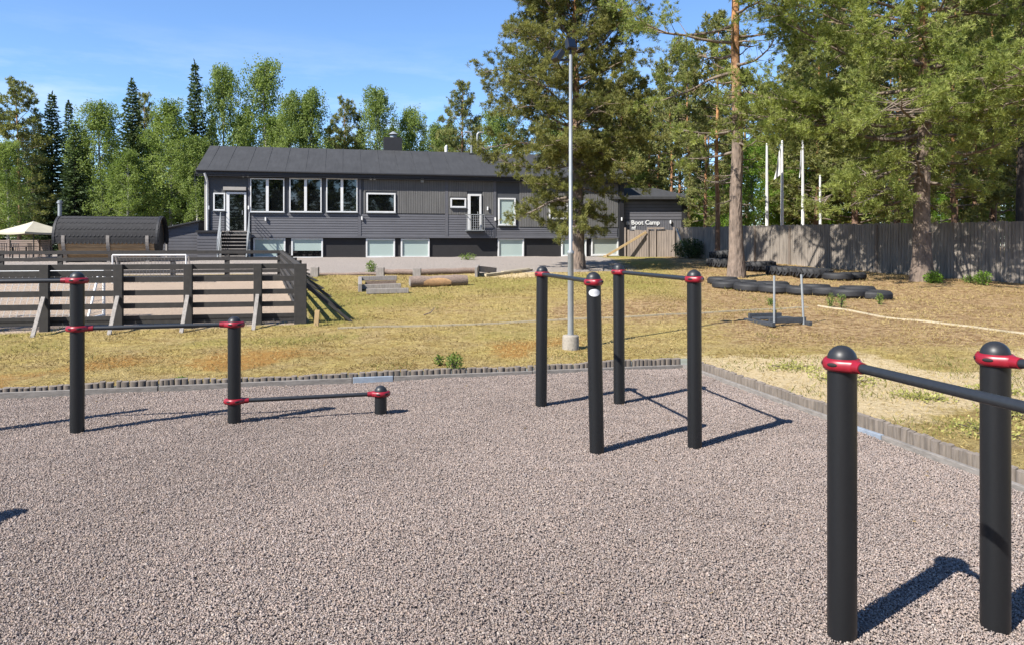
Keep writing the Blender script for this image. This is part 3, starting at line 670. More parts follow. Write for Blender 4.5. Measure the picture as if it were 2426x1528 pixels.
gp = MB().tube([(PX(1603, 43)-.0, 43.0, 2.95), (PX(1622, 42.4), 42.4, 1.75)], .05, 8).build('metal_prop', MT['galv']); tag(gp, 'thin grey metal prop leaning against the start of the plank fence', 'prop')

# ------------------------------------------------------------------ ball court fence
def court_pt(u, v): p = RF+RU*u+RV*v; return Vector((p[0], p[1], 0))
def rail_run(root, p0, p1, zt0, zt1, rails_z, h, side, mat, name='rail'):
    O = root.location
    for z in rails_z:
        MB().beam(Vector((p0.x, p0.y, zt0-z-h/2))-O+side, Vector((p1.x, p1.y, zt1-z-h/2))-O+side, .028, h).build(name, mat, root, .004)
TOPZ = 1.61
def front_u(px):   # distance along the front fence seen at a photo column
    k = (px-CX)/F; return float((k*RF[1]-RF[0])/(RU[0]-k*RU[1]))
cf = empty('court_fence', (RF[0], RF[1], .31), 0, 'black rail fence along the near side of the ball court, propped by pale struts', 'fence')
Oc = cf.location; nrm = Vector((RU[1], -RU[0], 0)); nrm = nrm if nrm.y < 0 else -nrm
us = [0.07]+[front_u(p) for p in (611, 446, 281, 106, -75, -260)]
for i, u in enumerate(us):
    p = court_pt(u, 0); zb = g1(p.x, p.y)-.1; w = .13 if i == 0 else .085
    Mx = Matrix.Translation(p-Oc+Vector((0, 0, Oc.z-Oc.z))) @ Matrix.Rotation(math.atan2(RU[1], RU[0]), 4, 'Z')
    MB().box(-w, w, -.06, .06, zb-0, TOPZ, Matrix.Translation((0, 0, -Oc.z)) @ Matrix.Translation((p.x-Oc.x, p.y-Oc.y, 0)) @ Matrix.Rotation(math.atan2(RU[1], RU[0]), 4, 'Z')).build('post', MT['wood_black'], cf, .006)
    if i:
        ft = court_pt(u+.03, 0)+nrm*.55; zf = g1(ft.x, ft.y)-.03
        MB().beam((p.x-Oc.x+nrm.x*.07, p.y-Oc.y+nrm.y*.07, TOPZ-.66-Oc.z), (ft.x-Oc.x, ft.y-Oc.y, zf-Oc.z), .075, .05, nrm).build('strut', MT['strut'], cf, .004)
RZ6 = (0, .265, .545, .815, 1.075, 1.33); rh = .112
for i in range(len(us)-1):
    p, q = court_pt(us[i], 0), court_pt(us[i+1], 0); rs = list(RZ6[:5]); side = nrm*-.075
    if i >= 3: rs.insert(1, .13)
    rail_run(cf, p, q, TOPZ, TOPZ, rs, rh if i < 3 else .12, side, MT['wood_black'])
    MB().beam(Vector((p.x, p.y, TOPZ-1.20))-Oc+side, Vector((q.x, q.y, TOPZ-1.20))-Oc+side, .028, .10).build('rail', MT['wood_black'], cf, .004)
cs = empty('court_fence', (RF[0], RF[1], .31), 0, 'black rail fence receding along the court side, dark struts leaning on the grass', 'fence')
sn = Vector((RV[1], -RV[0], 0)); VL = 19.4
zend = 1.79
vs = [.25, 2.6, 5.4, 8.2, 11, 13.8, 16.6, VL]
for i, v in enumerate(vs):
    p = court_pt(0, v); zt0 = TOPZ+(zend-TOPZ)*v/VL
    if i: MB().box(p.x-Oc.x-.06, p.x-Oc.x+.06, p.y-Oc.y-.09, p.y-Oc.y+.09, g1(p.x, p.y)-.15-Oc.z, zt0-Oc.z).build('post', MT['wood_black'], cs, .005)
    ft = court_pt(0, v-.15)+sn*1.05; zf = g1(ft.x, ft.y)-.03
    MB().beam((p.x-Oc.x+sn.x*.06, p.y-Oc.y+sn.y*.06, zt0-.5-Oc.z), (ft.x-Oc.x, ft.y-Oc.y, zf-Oc.z), .10, .06, sn).build('strut', MT['wood_black'], cs, .004)
p, q = court_pt(0, .1), court_pt(0, VL)
rail_run(cs, p, q, TOPZ, zend, (0, .265, .545, .815, 1.075), rh, sn*-.075, MT['wood_black'])
cr = empty('court_fence', tuple(court_pt(0, VL)), 0, 'black rail fence along the far end of the ball court before the barrel hut', 'fence')
rs_u = [0.1, 2.4, 4.7, 7.0, 9.3, 11.6, 13.9, 16.2, 18.5]
for i, u in enumerate(rs_u):
    p = court_pt(u, VL); MB().box(p.x-cr.location.x-.10, p.x-cr.location.x+.10, p.y-cr.location.y-.05, p.y-cr.location.y+.05, g1(p.x, p.y)-.2, zend).build('post', MT['wood_black'], cr)
rail_run(cr, court_pt(0, VL), court_pt(18.6, VL), zend, zend-.03, (0, .30, .60, .86, 1.10), .15, Vector((0, -.07, 0)), MT['wood_black'])
stub = MB().beam((RF[0]+.33, RF[1]-.25, .20), (RF[0]+.36, RF[1]-.22, .62), .10, .06, (0, 1, 0)).build('timber_stub', MT['wood_new'], None, .006); tag(stub, 'pale new timber stub standing in grass by the court fence corner', 'stake')

def make_goal(loc, rz, w, h, dp, label):
    g = empty('football_goal', loc, rz, label, 'goal', 'small white goals on the ball court')
    r = .035
    for s in (-1, 1):
        MB().tube([(s*w/2, 0, 0), (s*w/2, 0, h)], r, 10).build('upright', MT['white'], g)
        MB().tube([(s*w/2, 0, h-.05), (s*w/2, dp*.35, h-.05), (s*w/2, dp, .03)], r*.8, 8).build('stay', MT['white'], g)
        MB().tube([(s*w/2, 0, .03), (s*w/2, dp, .03)], r, 8).build('ground_bar', MT['white'], g)
    MB().tube([(-w/2, 0, h), (w/2, 0, h)], r, 10).build('crossbar', MT['white'], g)
    MB().tube([(-w/2, dp, .03), (w/2, dp, .03)], r, 8).build('ground_bar', MT['white'], g)
    nt = MB(); st_ = .13
    path = [(0, h-.05), (dp*.35, h-.05), (dp, .03)]
    def along(t):
        segs = [math.dist(path[0], path[1]), math.dist(path[1], path[2])]; s = t*sum(segs)
        if s < segs[0]: a, b, f = path[0], path[1], s/segs[0]
        else: a, b, f = path[1], path[2], (s-segs[0])/segs[1]
        return a[0]+(b[0]-a[0])*f, a[1]+(b[1]-a[1])*f
    nx = int(w/st_); nyy = 12
    for i in range(nx+1):
        x = -w/2+w*i/nx; nt.tube([(x, *along(t/6)) for t in range(7)], .006, 4, False, smooth=False)
    for j in range(nyy+1):
        y, z = along(j/nyy); nt.tube([(-w/2, y, z), (w/2, y, z)], .006, 4, False, smooth=False)
    for s in (-1, 1):
        for j in range(1, 8):
            z = h*j/8; ymax = dp*.35+(h-.05-z)/(h-.05)*dp*.65; nt.tube([(s*w/2, 0, z), (s*w/2, ymax, z)], .006, 4, False, smooth=False)
    nt.build('net', MT['net'], g)
    return g
d_ = 31.0; gxc = (PX(272, d_)+PX(437, d_))/2
make_goal((gxc, d_, g1(gxc, d_)), R(8), PX(437, d_)-PX(272, d_), 1.16, .9, 'small white football goal with net at the far end of the court')
d_ = 17.6; gxc = PX(240, d_)-1.45
make_goal((gxc, d_, g1(gxc, d_)), R(190), 2.8, 1.05, 1.0, 'small white football goal standing close behind the near court fence')

# ------------------------------------------------------------------ barrel hut, parasol, slat screen, tables
bd_ = 37.6; bx0 = PX(142, bd_); bl = 4.78; br = 1.10; bzc = PZ(567, bd_)
bh = empty('barrel_hut', (bx0, bd_, bzc-br-.1), R(13), 'barrel shaped wooden hut with dark shingle roof and pale cradle bands', 'hut'); zc = br+.1
def arc(mb, r0, r1, a0, a1, x0, x1, n=24):
    vs = []
    for i in range(n+1):
        t = a0+(a1-a0)*i/n; c, s = math.cos(t), math.sin(t)
        vs += [(x0, r0*c, zc+r0*s), (x1, r0*c, zc+r0*s), (x0, r1*c, zc+r1*s), (x1, r1*c, zc+r1*s)]
    fs = []
    for i in range(n):
        b = i*4; e = b+4; fs += [(b, b+1, e+1, e), (b+2, e+2, e+3, b+3), (b, e, e+2, b+2), (b+1, b+3, e+3, e+1)]
    e = n*4; fs += [(0, 2, 3, 1), (e, e+1, e+3, e+2)]
    mb.add(vs, fs)
stv = MB(); ns = 30
for i in range(ns):
    t0 = 2*math.pi*i/ns; arc(stv, br-.05, br, t0+.008, t0+2*math.pi/ns-.008, .25, bl-.25, 1)
stv.build('stave_wall', MT['wood_barrel'], bh)
rfm = MB()
nc, nr = 26, 11; a0, a1 = R(-8), R(188)
arc(rfm, br+.02, br+.05, a0, a1, 0, bl)
hutroof = rfm.build('roof', MT['shingle'], bh)
shm = MB()
for j in range(nr):
    t0 = a0+(a1-a0)*j/nr; t1 = a0+(a1-a0)*(j+1)/nr
    for i in range(nc):
        x0 = bl*(i+.5*(j % 2))/nc; x1 = x0+bl/nc*.94
        if x1 > bl: continue
        side = 1 if (t0+t1)/2 < math.pi/2 else -1
        tl, th_ = (t0-.04*side, t1) if side == 1 else (t1+.04, t0)
        f = lambda x, t, r: (x, r*math.cos(t), zc+r*math.sin(t))
        shm.add([f(x0, tl, br+.066), f((x0+x1)/2, tl-.05*side, br+.068), f(x1, tl, br+.066), f(x1, th_, br+.055), f(x0, th_, br+.055)], [(0, 1, 2, 3, 4)])
shm.build('shingles', MT['shingle'], hutroof)
for x, xe in ((.27, -1), (bl-.27, 1)):
    MB().lathe([(0, 0), (br-.06, 0), (br-.06, .04), (0, .04)], n=40).build('shade_end_disc', MT['wood_black'], bh).matrix_local = Matrix.Translation((x-.02, 0, zc)) @ Matrix.Rotation(R(90), 4, 'Y')  # dark discs painting the shade inside the hut's open ends
for x in (.02, bl-.16):
    mb = MB(); arc(mb, br-.02, br+.075, R(-12), R(192), x, x+.10); mb.build('end_trim', MT['trim'], bh)
for x in (.42, bl*.5, bl-.62):
    mb = MB(); arc(mb, br+.005, br+.075, R(172), R(368), x, x+.15); mb.box(x, x+.15, -1.0, 1.0, -.12, .12); mb.build('cradle_band', MT['wood_grey'], bh)
fl = MB(); fl.tube([(.06, -.2, zc+.5), (.06, -.2, zc+1.9)], .09, 12); fl.tube([(.06, -.2, zc+1.75), (.06, -.2, zc+1.84)], .13, 12); fl.build('flue', MT['galv'], bh)

pd_ = 43; px_ = PX(80, pd_)
pa = empty('parasol', (px_, pd_, 1.3), 0, 'large cream square parasol opened above the slatted screen', 'parasol')
cz, rz2 = PZ(551, pd_)-1.3, PZ(525, pd_)-1.3; w = 1.95
cv = MB(); n = 4; vs = [(0, 0, rz2)]; fs = []
for k in range(4):
    a0_, a1_ = R(20+90*k), R(110+90*k); p0, p1 = (w*math.cos(a0_), w*math.sin(a0_)), (w*math.cos(a1_), w*math.sin(a1_))
    m_ = 6; rows = []
    for i in range(m_+1):
        f = i/m_; rows.append([(p0[0]*f+(p1[0]-p0[0])*f*j/6, p0[1]*f+(p1[1]-p0[1])*f*j/6, rz2-(rz2-cz)*(f**.9)-.05*f*math.sin(math.pi*j/6)) for j in range(7)])
    vv = sum(rows, []); cv.add(vv, [(i*7+j, i*7+j+1, (i+1)*7+j+1, (i+1)*7+j) for i in range(m_) for j in range(6)], True)
    e0 = rows[-1]; cv.add(e0+[(x, y, z-.10) for x, y, z in e0], [(j, j+1, 7+j+1, 7+j) for j in range(6)])
cv.build('canopy', MT['cream'], pa); MB().tube([(0, 0, 0), (0, 0, rz2+.06)], .03, 10).build('pole', MT['black_metal'], pa)
sd_ = 44.5; sx0, sx1 = PX(-60, sd_), PX(124, sd_)
ss = empty('slatted_screen', (sx0, sd_, 1.25), 0, 'low screen of pinkish horizontal slats below the cream parasol', 'screen')
mb = MB()
for i in range(10): mb.box(0, sx1-sx0, -.012, .012, .05+i*.105, .05+i*.105+.085)
mb.build('slat_panel', MT['wood_pink'], ss)
for px in (-58, 22, 92, 118): u = PX(px, sd_)-sx0; MB().box(u-.05, u+.05, -.07, -.014, -.1, 1.12).build('post', MT['wood_pink'], ss)
for i, (px, d) in enumerate(((30, 38.5), (62, 38.8))):
    x = PX(px, d); t = empty('garden_table', (x, d, g1(x, d)), R(10+30*i), ('dark round garden table behind the far court fence, nearer the parasol pole' if i else 'dark round garden table behind the far court fence, at the picture edge'), 'table')
    MB().lathe([(.55, 0), (.55, .03)], (0, 0, .70), 24).build('table_top', MT['black_metal'], t)
    MB().tube([(0, 0, 0), (0, 0, .7)], .035, 8).build('leg', MT['black_metal'], t); MB().lathe([(.28, 0), (.05, .05)], (0, 0, 0), 16).build('base', MT['black_metal'], t)
def chair(x, y, rz, label):
    c = empty('garden_chair', (x, y, g1(x, y)), rz, label, 'chair', 'dark chairs round the garden tables')
    MB().box(-.22, .22, -.22, .22, .42, .45).build('seat', MT['black_metal'], c)
    bk = MB()
    for i in range(5): bk.beam((-.2+.1*i, .22, .45), (-.2+.1*i, .27, .88), .025, .015, (0, 1, 0))
    bk.beam((-.23, .27, .89), (.23, .27, .89), .03, .03); bk.build('backrest', MT['black_metal'], c)
    for sx in (-.2, .2):
        for sy in (-.2, .2): MB().tube([(sx, sy, .42), (sx*1.1, sy*1.1, 0)], .014, 6).build('leg', MT['black_metal'], c)
chair(PX(8, 38), 38, R(200), 'dark garden chair at the picture edge beside a round table')
chair(PX(46, 37.8), 37.8, R(170), 'dark garden chair between the two round tables')
chair(PX(84, 38.2), 38.2, R(100), 'dark garden chair nearest the barrel hut')

# ------------------------------------------------------------------ exercise bars
PR = .0715
def rig(label, posts, bars, sticker=None):
    """posts: (x, y, height, lean) ; bars: (post, post, z)"""
    O = Vector((posts[0][0], posts[0][1], 0)); root = empty('exercise_bars', O, 0, label, 'exercise bars', 'black exercise bar stations with red clamps')
    for i, (x, y, h, lean) in enumerate(posts):
        Mx = Matrix.Translation(Vector((x, y, 0))-O) @ Matrix.Rotation(lean, 4, 'Y')
        po = MB().lathe([(PR, -.25), (PR, h-PR*.98-.0)], n=40).build('post', MT['post'], root); po.matrix_local = Mx
        zc = h-PR
        MB().lathe([(PR+.0015, -.02), (PR+.0015, 0)]+[(PR*1.01*math.cos(t), PR*math.sin(t)) for t in np.linspace(.02, math.pi/2, 12)], (0, 0, zc), 40).build('cap', MT['cap'], po)
        done = {}
        for (a, b, z) in bars:
            if i in (a, b):
                j = b if i == a else a; done.setdefault(round(z, 3), []).append(math.atan2(posts[j][1]-y, posts[j][0]-x))
        for z, angs in done.items():
            angs_all = list(angs)+[angs[0]+math.pi] if len(angs) == 1 else angs
            def rf_(t, r, A=angs_all):
                if r < PR+.004: return 0
                v = 0
                for k, a in enumerate(A):
                    dlt = (t-a+math.pi) % (2*math.pi)-math.pi; v += (.030 if k < len(angs) else .020)*math.exp(-(dlt/.42)**2)
                return v
            cl = MB(); hh = .030
            cl.lathe([(PR+.001, -hh), (PR+.010, -hh-.001), (PR+.020, -hh*.62), (PR+.024, -.004), (PR+.021, hh*.55), (PR+.011, hh), (PR+.001, hh)], (0, 0, z), 72, 0, True, rf_)
            A = angs[0]
            for s in (-1.15, 1.15, -2.25, 2.25):     # solid dark lenses, painted shade in place of the clamp's open slots
                t = A+s; rr_ = PR+.0245+rf_(t, 1)-.0028; eq = []; ef = []
                for iu in range(9):
                    for iv in range(14):
                        u_, v_ = math.pi*iu/8, 2*math.pi*iv/14; ex, ey, ez = .0055*math.sin(u_)*math.cos(v_), .027*math.cos(u_), .0105*math.sin(u_)*math.sin(v_)
                        eq.append(((rr_+ex)*math.cos(t)-ey*math.sin(t), (rr_+ex)*math.sin(t)+ey*math.cos(t), z+.003+ez))
                for iu in range(8):
                    for iv in range(14): ef.append((iu*14+iv, iu*14+(iv+1) % 14, (iu+1)*14+(iv+1) % 14, (iu+1)*14+iv))
                cl.add(eq, ef, True, 1)
            for a in angs:
                c = Vector((math.cos(a), math.sin(a), 0)); cl.tube([c*(PR+.02)+Vector((0, 0, z)), c*(PR+.085)+Vector((0, 0, z))], [.034, .029], 20)
            cl.build('clamp', [MT['red'], MT['slot']], po)
        if sticker and sticker[0] == i:
            vs = []; fs = []; nn = 28; z0 = sticker[1]; a0 = math.atan2(-y, -x)+.12
            def on(du, dz, e): t = a0+du/(PR+e); return ((PR+e)*math.cos(t), (PR+e)*math.sin(t), z0+dz)
            vs = [on(0, 0, .0018)]+[on(.060*k/7*math.cos(q), .036*k/7*math.sin(q), .0018) for k in range(1, 8) for q in np.linspace(0, 2*math.pi, nn, endpoint=False)]
            fs = [(0, 1+k, 1+(k+1) % nn) for k in range(nn)]+[(1+r_*nn+k, 1+(r_+1)*nn+k, 1+(r_+1)*nn+(k+1) % nn, 1+r_*nn+(k+1) % nn) for r_ in range(6) for k in range(nn)]
            sk = MB().add(vs, fs, True)
            for dz, l_, n_ in ((.007, .036, 7), (-.008, .028, 5)):
                for k in range(n_):
                    x0 = -l_+2*l_*k/n_; x1 = x0+l_*1.1/n_
                    sk.add([on(x0, dz-.003, .0026), on(x1, dz-.003, .0026), on(x1, dz+.003, .0026), on(x0, dz+.003, .0026)], [(0, 1, 2, 3)], mi=1)
            sk.build('sticker', [MT['sticker'], MT['sign_ink']], po)
    for (a, b, z) in bars:
        p, q = Vector(posts[a][:2]+(z,))-O, Vector(posts[b][:2]+(z,))-O; d = (q-p).normalized()
        MB().tube([p+d*(PR+.05), q-d*(PR+.05)], .0235, 20).build('bar', MT['bar'], root)
def gp_(px, py): d = EYE*F/(py-HY); return (PX(px, d), d)
P = [gp_(*q) for q in ((183, 1023), (555, 1001), (902, 981), (1282, 960), (1414, 1068), (1467, 955), (1646, 1056), (1995, 1511), (2358, 1481))]
off = (P[0][0]-1.55, P[0][1]-.42)
rig('stepped row of black posts with three rising pull-up bars, falling to a knee high post', [(*off, 2.3, 0), (*P[0], 1.72, 0), (*P[1], 1.20, 0), (*P[2], .345, 0)],
    [(0, 1, 1.625), (1, 2, 1.112), (2, 3, .247)])
rig('pair of black posts with one bar, white oval sticker on the nearer post', [(*P[3], 1.745, .008), (*P[4], 1.745, -.020)], [(0, 1, 1.645)], (1, 1.545))
rig('pair of black posts with one bar, no sticker, standing nearest the sled', [(*P[5], 1.775, -.004), (*P[6], 1.76, -.004)], [(0, 1, 1.665)])
rig('nearest black post with a bar running past the camera, its dark cap large', [(*P[7], 1.495, 0), (P[7][0]+.46, P[7][1]-2.12, 1.495, 0)], [(0, 1, 1.40)])
rig('black post close to the plank edging with a shadow band low on it', [(*P[8], 1.50, 0), (P[8][0]+.46, P[8][1]-2.12, 1.50, 0)], [(0, 1, 1.405)])

rig('exercise bar beyond the picture edge, seen only by the tip of its shadow on gravel', [(-5.03, 4.60, 1.74, 0), (-4.60, 2.48, 1.74, 0)], [(0, 1, 1.64)])

# ------------------------------------------------------------------ timber edging of the yard
def edging(arm, sgn, length, seed, label):
    rr = random.Random(seed); A = Vector((*arm, 0)); out = Vector((*sgn, 0)); C3 = Vector((*EC, 0))
    root = empty('timber_edging', C3, math.atan2(A.y, A.x), label, 'edging')
    fl = 1 if (Matrix.Rotation(-math.atan2(A.y, A.x), 3, 'Z') @ out).y > 0 else -1
    u = .0; k = 0
    while u < length:
        b0, b1 = (4.8, 5.4) if seed == 4 else (4.38, 4.85)
        l_ = rr.uniform(2.4, 3.4); e = min(u+l_, length)
        if u < b0-.01 and e > b0-.5: e = b0
        blue = abs(u-b0) < .01
        if blue: e = b1
        zt = lambda q: (.05+.0035*q if seed == 4 else .045)+rr.uniform(-.008, .008)
        mb = MB(); za, zb = zt(u), zt(e)
        mb.beam((u+.008, -fl*.03, za-.055), (e-.008, -fl*.03, zb-.055), .05, .11)
        mb.build('plank', MT['plank_blue'] if blue else MT['plank'], root, .005); u = e; k += 1
    u = .02
    while u < length:
        mb = MB(); e = min(u+1.8, length); top0 = (.126 if seed == 5 else .118)+rr.uniform(-.012, .012)
        while u < e:
            w = rr.uniform(.06, .10); c = u+w/2; t = top0+rr.uniform(-.010, .010)+.010*math.sin(u*1.7); tilt = rr.uniform(-.012, .012)
            prof = [(w/2*math.cos(q), w*.26*math.sin(q)) for q in np.linspace(0, math.pi, 7)]
            base = [(c+x, fl*(.055+.03-y_), -.12) for x, y_ in prof]+[(c-w/2, fl*.115, -.12), (c+w/2, fl*.115, -.12)][::1]
            base = [(c+x, fl*(.085-y_), -.12) for x, y_ in prof]+[(c-w/2, fl*.12, -.12), (c+w/2, fl*.12, -.12)]
            tp = [(x+tilt, y_, t+(.012 if abs(y_-fl*.12) < .03 else 0)) for x, y_, _ in base]; n_ = len(base)
            mb.add(base+tp, [tuple(range(n_, 2*n_))]+[(i, (i+1) % n_, n_+(i+1) % n_, n_+i) for i in range(n_)]); u += w+rr.uniform(.001, .006)
            if rr.random() < .03: u += .03
        mb.build('log_roll', MT['log_edge'], root)
edging(EA, -EB, 16, 4, 'weathered half-log edging with plank kerb between gravel and yellow lawn, facing the camera')
edging(EB, -EA, 12.5, 5, 'weathered half-log edging with plank kerb beside the sandy strip under the pines')

# ------------------------------------------------------------------ lamp post
ld = 13.8; lx = PX(1352, ld); lz = g1(lx, ld)
lamp = empty('street_lamp', (lx, ld, lz), 0, 'tall slim galvanised lamp post with two black floodlights on a concrete foot', 'lamp post')
MB().lathe([(.155, -.2), (.15, .22), (.14, .25), (.05, .255)], (0, 0, 0), 28).build('footing', MT['concrete'], lamp)
ztop = PZ(131, ld)-lz; zj = PZ(600, ld)-lz
MB().lathe([(.055, .2), (.054, zj-.03), (.062, zj-.02), (.062, zj+.02), (.034, zj+.06), (.030, ztop)], (0, 0, 0), 20).build('pole', MT['galv'], lamp)
def flood(px, py, w, h, rz, tilt, arm):
    x, z = PX(px, ld)-lx, PZ(py, ld)-lz
    f = MB().box(-w/2, w/2, -.05, .05, -h/2, h/2).build('floodlight', MT['black_metal'], lamp, .012); f.matrix_local = Matrix.Translation((x, arm[1], z)) @ Matrix.Rotation(rz, 4, 'Z') @ Matrix.Rotation(tilt, 4, 'X')
    MB().box(-w*.42, w*.42, -.054, -.0505, -h*.4, h*.4).build('lens', MT['pane'], f)
    MB().beam((x, arm[1], z-h/2+.03), (arm[0], 0, arm[2]), .035, .035).build('arm', MT['black_metal'], lamp)
flood(1322, 134, .19, .22, R(-60), R(-35), (0, -.02, PZ(143, ld)-lz)); flood(1352, 106, .17, .20, R(25), R(-20), (0, .0, ztop-.02))

# ------------------------------------------------------------------ battens marking the lawn
def batten(pix, label):
    mb = MB(); pts = []
    for (a, b) in zip(pix, pix[1:]):
        n = 7
        for i in range(n+(b == pix[-1])):
            t = i/n; px, py = a[0]+(b[0]-a[0])*t, a[1]+(b[1]-a[1])*t; d = gdist(py); x = PX(px, d); pts.append(Vector((x, d, g1(x, d)+.018)))
    for p, q in zip(pts, pts[1:]): mb.beam(p, q, .045, .036)
    o = mb.build('ground_batten', MT['batten']); tag(o, label, 'batten')
batten([(800, 776), (1000, 768), (1255, 758), (1500, 748), (1664, 740), (1800, 732), (1915, 727)], 'long pale batten laid across the lawn behind the lamp post')
batten([(1938, 724), (2010, 733), (2100, 749), (2260, 766), (2440, 786)], 'pale batten laid on brown litter between the sled and the fence')

# ------------------------------------------------------------------ sled
sd0 = gdist(768); sx = PX(1866, sd0); sz = g1(sx, sd0)
sled = empty('push_sled', (sx, sd0, sz), R(12), 'grey steel push sled with two upright poles on brown litter', 'sled')
for x in (-.30, .40): MB().tube([(x-.02, 0, .02), (x+.01, .05, 1.08)] if x < 0 else [(x, .02, .02), (x-.02, .08, 1.10)], .024, 12).build('push_pole', MT['galv'], sled)
for x in (-.42, .46): MB().beam((x+.02, -.12, .05), (x-.06, .95, .05), .09, .09).build('runner', MT['galv_dark'], sled, .01)
MB().beam((-.44, .55, .12), (.44, .55, .12), .34, .04).build('deck', MT['galv_dark'], sled, .01)
MB().beam((-.42, .04, .12), (.46, .04, .12), .06, .12).build('cross_beam', MT['galv_dark'], sled, .01)
MB().beam((-.42, .9, .14), (.40, .9, .14), .06, .12).build('cross_beam', MT['galv_dark'], sled, .01)
MB().tube([(0, .5, .14), (0, .5, .30)], .03, 10).build('weight_peg', MT['black_metal'], sled)

# ------------------------------------------------------------------ tyres
def make_tyre(ro, ri, h, lugs, seed):
    mb = MB(); k = .06
    prof = [(ri, .03), (ri+.03, 0), (ro-k, 0), (ro-.015, h*.18), (ro, h*.35), (ro, h*.65), (ro-.015, h*.82), (ro-k, h), (ri+.03, h), (ri, h-.03), (ri-.0, .03)]
    mb.lathe(prof[:-1], (0, 0, 0), 44)
    n = 44; # close the inside
    vs = [(ri*math.cos(2*math.pi*i/n), ri*math.sin(2*math.pi*i/n), z) for z in (.03, h-.03) for i in range(n)]
    mb.add(vs, [((i+1) % n, i, n+i, n+(i+1) % n) for i in range(n)], True)
    if lugs:
        for i in range(lugs):
            for s in (0, 1):
                t = 2*math.pi*(i+.5*s)/lugs; t2 = t+.16; za, zb = (h*.10, h*.55) if s == 0 else (h*.90, h*.45)
                f = lambda tt, r, z: Vector((r*math.cos(tt), r*math.sin(tt), z))
                mb.beam(f(t, ro+.012, za), f(t2, ro+.014, zb), .05, .07, f(t, 1, 0))
    else:
        for z in (.3, .43, .57, .7): mb.lathe([(ro+.001, h*z-.008), (ro+.006, h*z), (ro+.001, h*z+.008)], (0, 0, 0), 44)
    return mb
TY = {}
def tyre(kind, x, y, label, z=0, tiltx=0, tilty=0, group=None):
    if kind not in TY:
        a = {'tractor': (.66, .34, .42, 18, 1), 'wide': (.72, .38, .36, 20, 2), 'car': (.47, .27, .25, 0, 3), 'truck': (.52, .30, .26, 0, 4)}[kind]
        o = make_tyre(*a).build('tyre', MT['rubber']); TY[kind] = o
    else:
        o = TY[kind].copy(); COL.objects.link(o)
    o.location = (x, y, g1(x, y)-.02+z); o.rotation_euler = (tiltx, tilty, (x*7.3) % 6)
    tag(o, label, 'tyre', group)
GT = 'tyres lying on the slope'
for px, py, kind, z, tx, lab in ((1712, 633, 'tractor', 0, 0, 'big lugged tractor tyre lying flat beside the dark shrub, lowest of its stack'), (1722, 632, 'wide', .40, R(4), 'wide lugged tyre resting on top of the tractor tyre by the shrub'),
        (1798, 641, 'tractor', 0, R(3), 'tractor tyre with chevron lugs just past the orange trunked pine'), (1862, 650, 'wide', 0, R(2), 'wide lugged tyre in the fence row, middle one of that row'),
        (1922, 657, 'wide', 0, R(-3), 'lugged tyre in the fence row next to the smooth tyre'), (1985, 663, 'truck', 0, 0, 'smooth tyre at the end of the fence row, in front of the planks'), (2020, 661, 'car', 0, 0, 'low smooth tyre half hidden at the fence foot behind the row')):
    d = gdist(py)+.3; tyre(kind, PX(px, d), d, lab, z, tx, 0, GT)
row = [(1722, 683, 'the front row of flat tyres, one farthest from the fence gate end'), (1778, 688, ''), (1838, 693, ''), (1900, 698, ''), (1960, 701, ''), (2012, 706, ''), (2072, 708, '')]
ordn = ['first and farthest', 'second', 'third', 'fourth', 'fifth', 'sixth', 'last and nearest']
for i, (px, py, _) in enumerate(row):
    d = gdist(py)+.45; tyre('truck' if i % 3 else 'car', PX(px, d), d, f'smooth black tyre lying flat, {ordn[i]} in the front line of the litter', 0, R((-2, 2, 0)[i % 3]), R((1, -2)[i % 2]), GT)
for i, (px, py) in enumerate(((1712, 672), (1760, 679), (1830, 685), (1930, 692), (2030, 699))):
    d = gdist(py)+.5; tyre('car' if i % 2 else 'truck', PX(px, d), d, f'smooth black tyre lying flat, {("first and farthest", "second", "third", "fourth", "last and nearest")[i]} in the rear line behind the front line', .0, R(2*(i % 2)), 0, GT)

# ------------------------------------------------------------------ logs, posts, sleepers on the lawn
def ground_pt(px, py, dz=0): d = gdist(py); x = PX(px, d); return Vector((x, d, g1(x, d)+dz))
def log(p, q, r, name, label, bare=False, seed=0):
    rr = random.Random(seed); n = 9; pts = [p.lerp(q, i/n)+Vector((0, 0, r*.9+rr.uniform(-.01, .01))) for i in range(n+1)]
    lo = MB().tube(pts, [r*rr.uniform(.93, 1.06) for _ in pts], 16).build(name, MT['bark_log']); tag(lo, label, 'log')
    ends = MB()
    for c, s in ((pts[0], -1), (pts[-1], 1)):
        d = (q-p).normalized()*s; ends.tube([c+d*.002, c+d*.008], r*.9, 16)
    ends.build('cut_end', MT['wood_grey'], lo)
    if bare:
        d = (q-p).normalized(); up = Vector((0, 0, 1)); fr = d.cross(up); fr = fr if fr.y < 0 else -fr
        vs = []
        nn = 10
        for i in range(nn+1):
            t = .22+.48*i/nn; w_ = .75*math.sin(math.pi*i/nn)**.6; c = p.lerp(q, t)+Vector((0, 0, r*.9))
            for a_ in (-.55-w_*.3, -.1, .0+w_*.8): vs.append(c+(fr*math.cos(a_)+up*math.sin(a_))*(r*1.085))
        MB().add(vs, [(i*3+j, (i+1)*3+j, (i+1)*3+j+1, i*3+j+1) for i in range(nn) for j in range(2)], True).build('bare_patch', MT['log_bare'], lo)
log(ground_pt(971, 678), ground_pt(1106, 674), .185, 'log', 'thick short log with a patch of stripped orange wood', True, 1)
log(ground_pt(905, 648), ground_pt(988, 648), .11, 'log', 'thin log lying between the two short timber posts', seed=2)
log(ground_pt(992, 649), ground_pt(1128, 645), .125, 'log', 'long thin log lying from the timber post to the planked ramp', seed=3)
log(ground_pt(752, 650), ground_pt(900, 650), .06, 'log', 'slim low log nearest the ball court fence', seed=4)
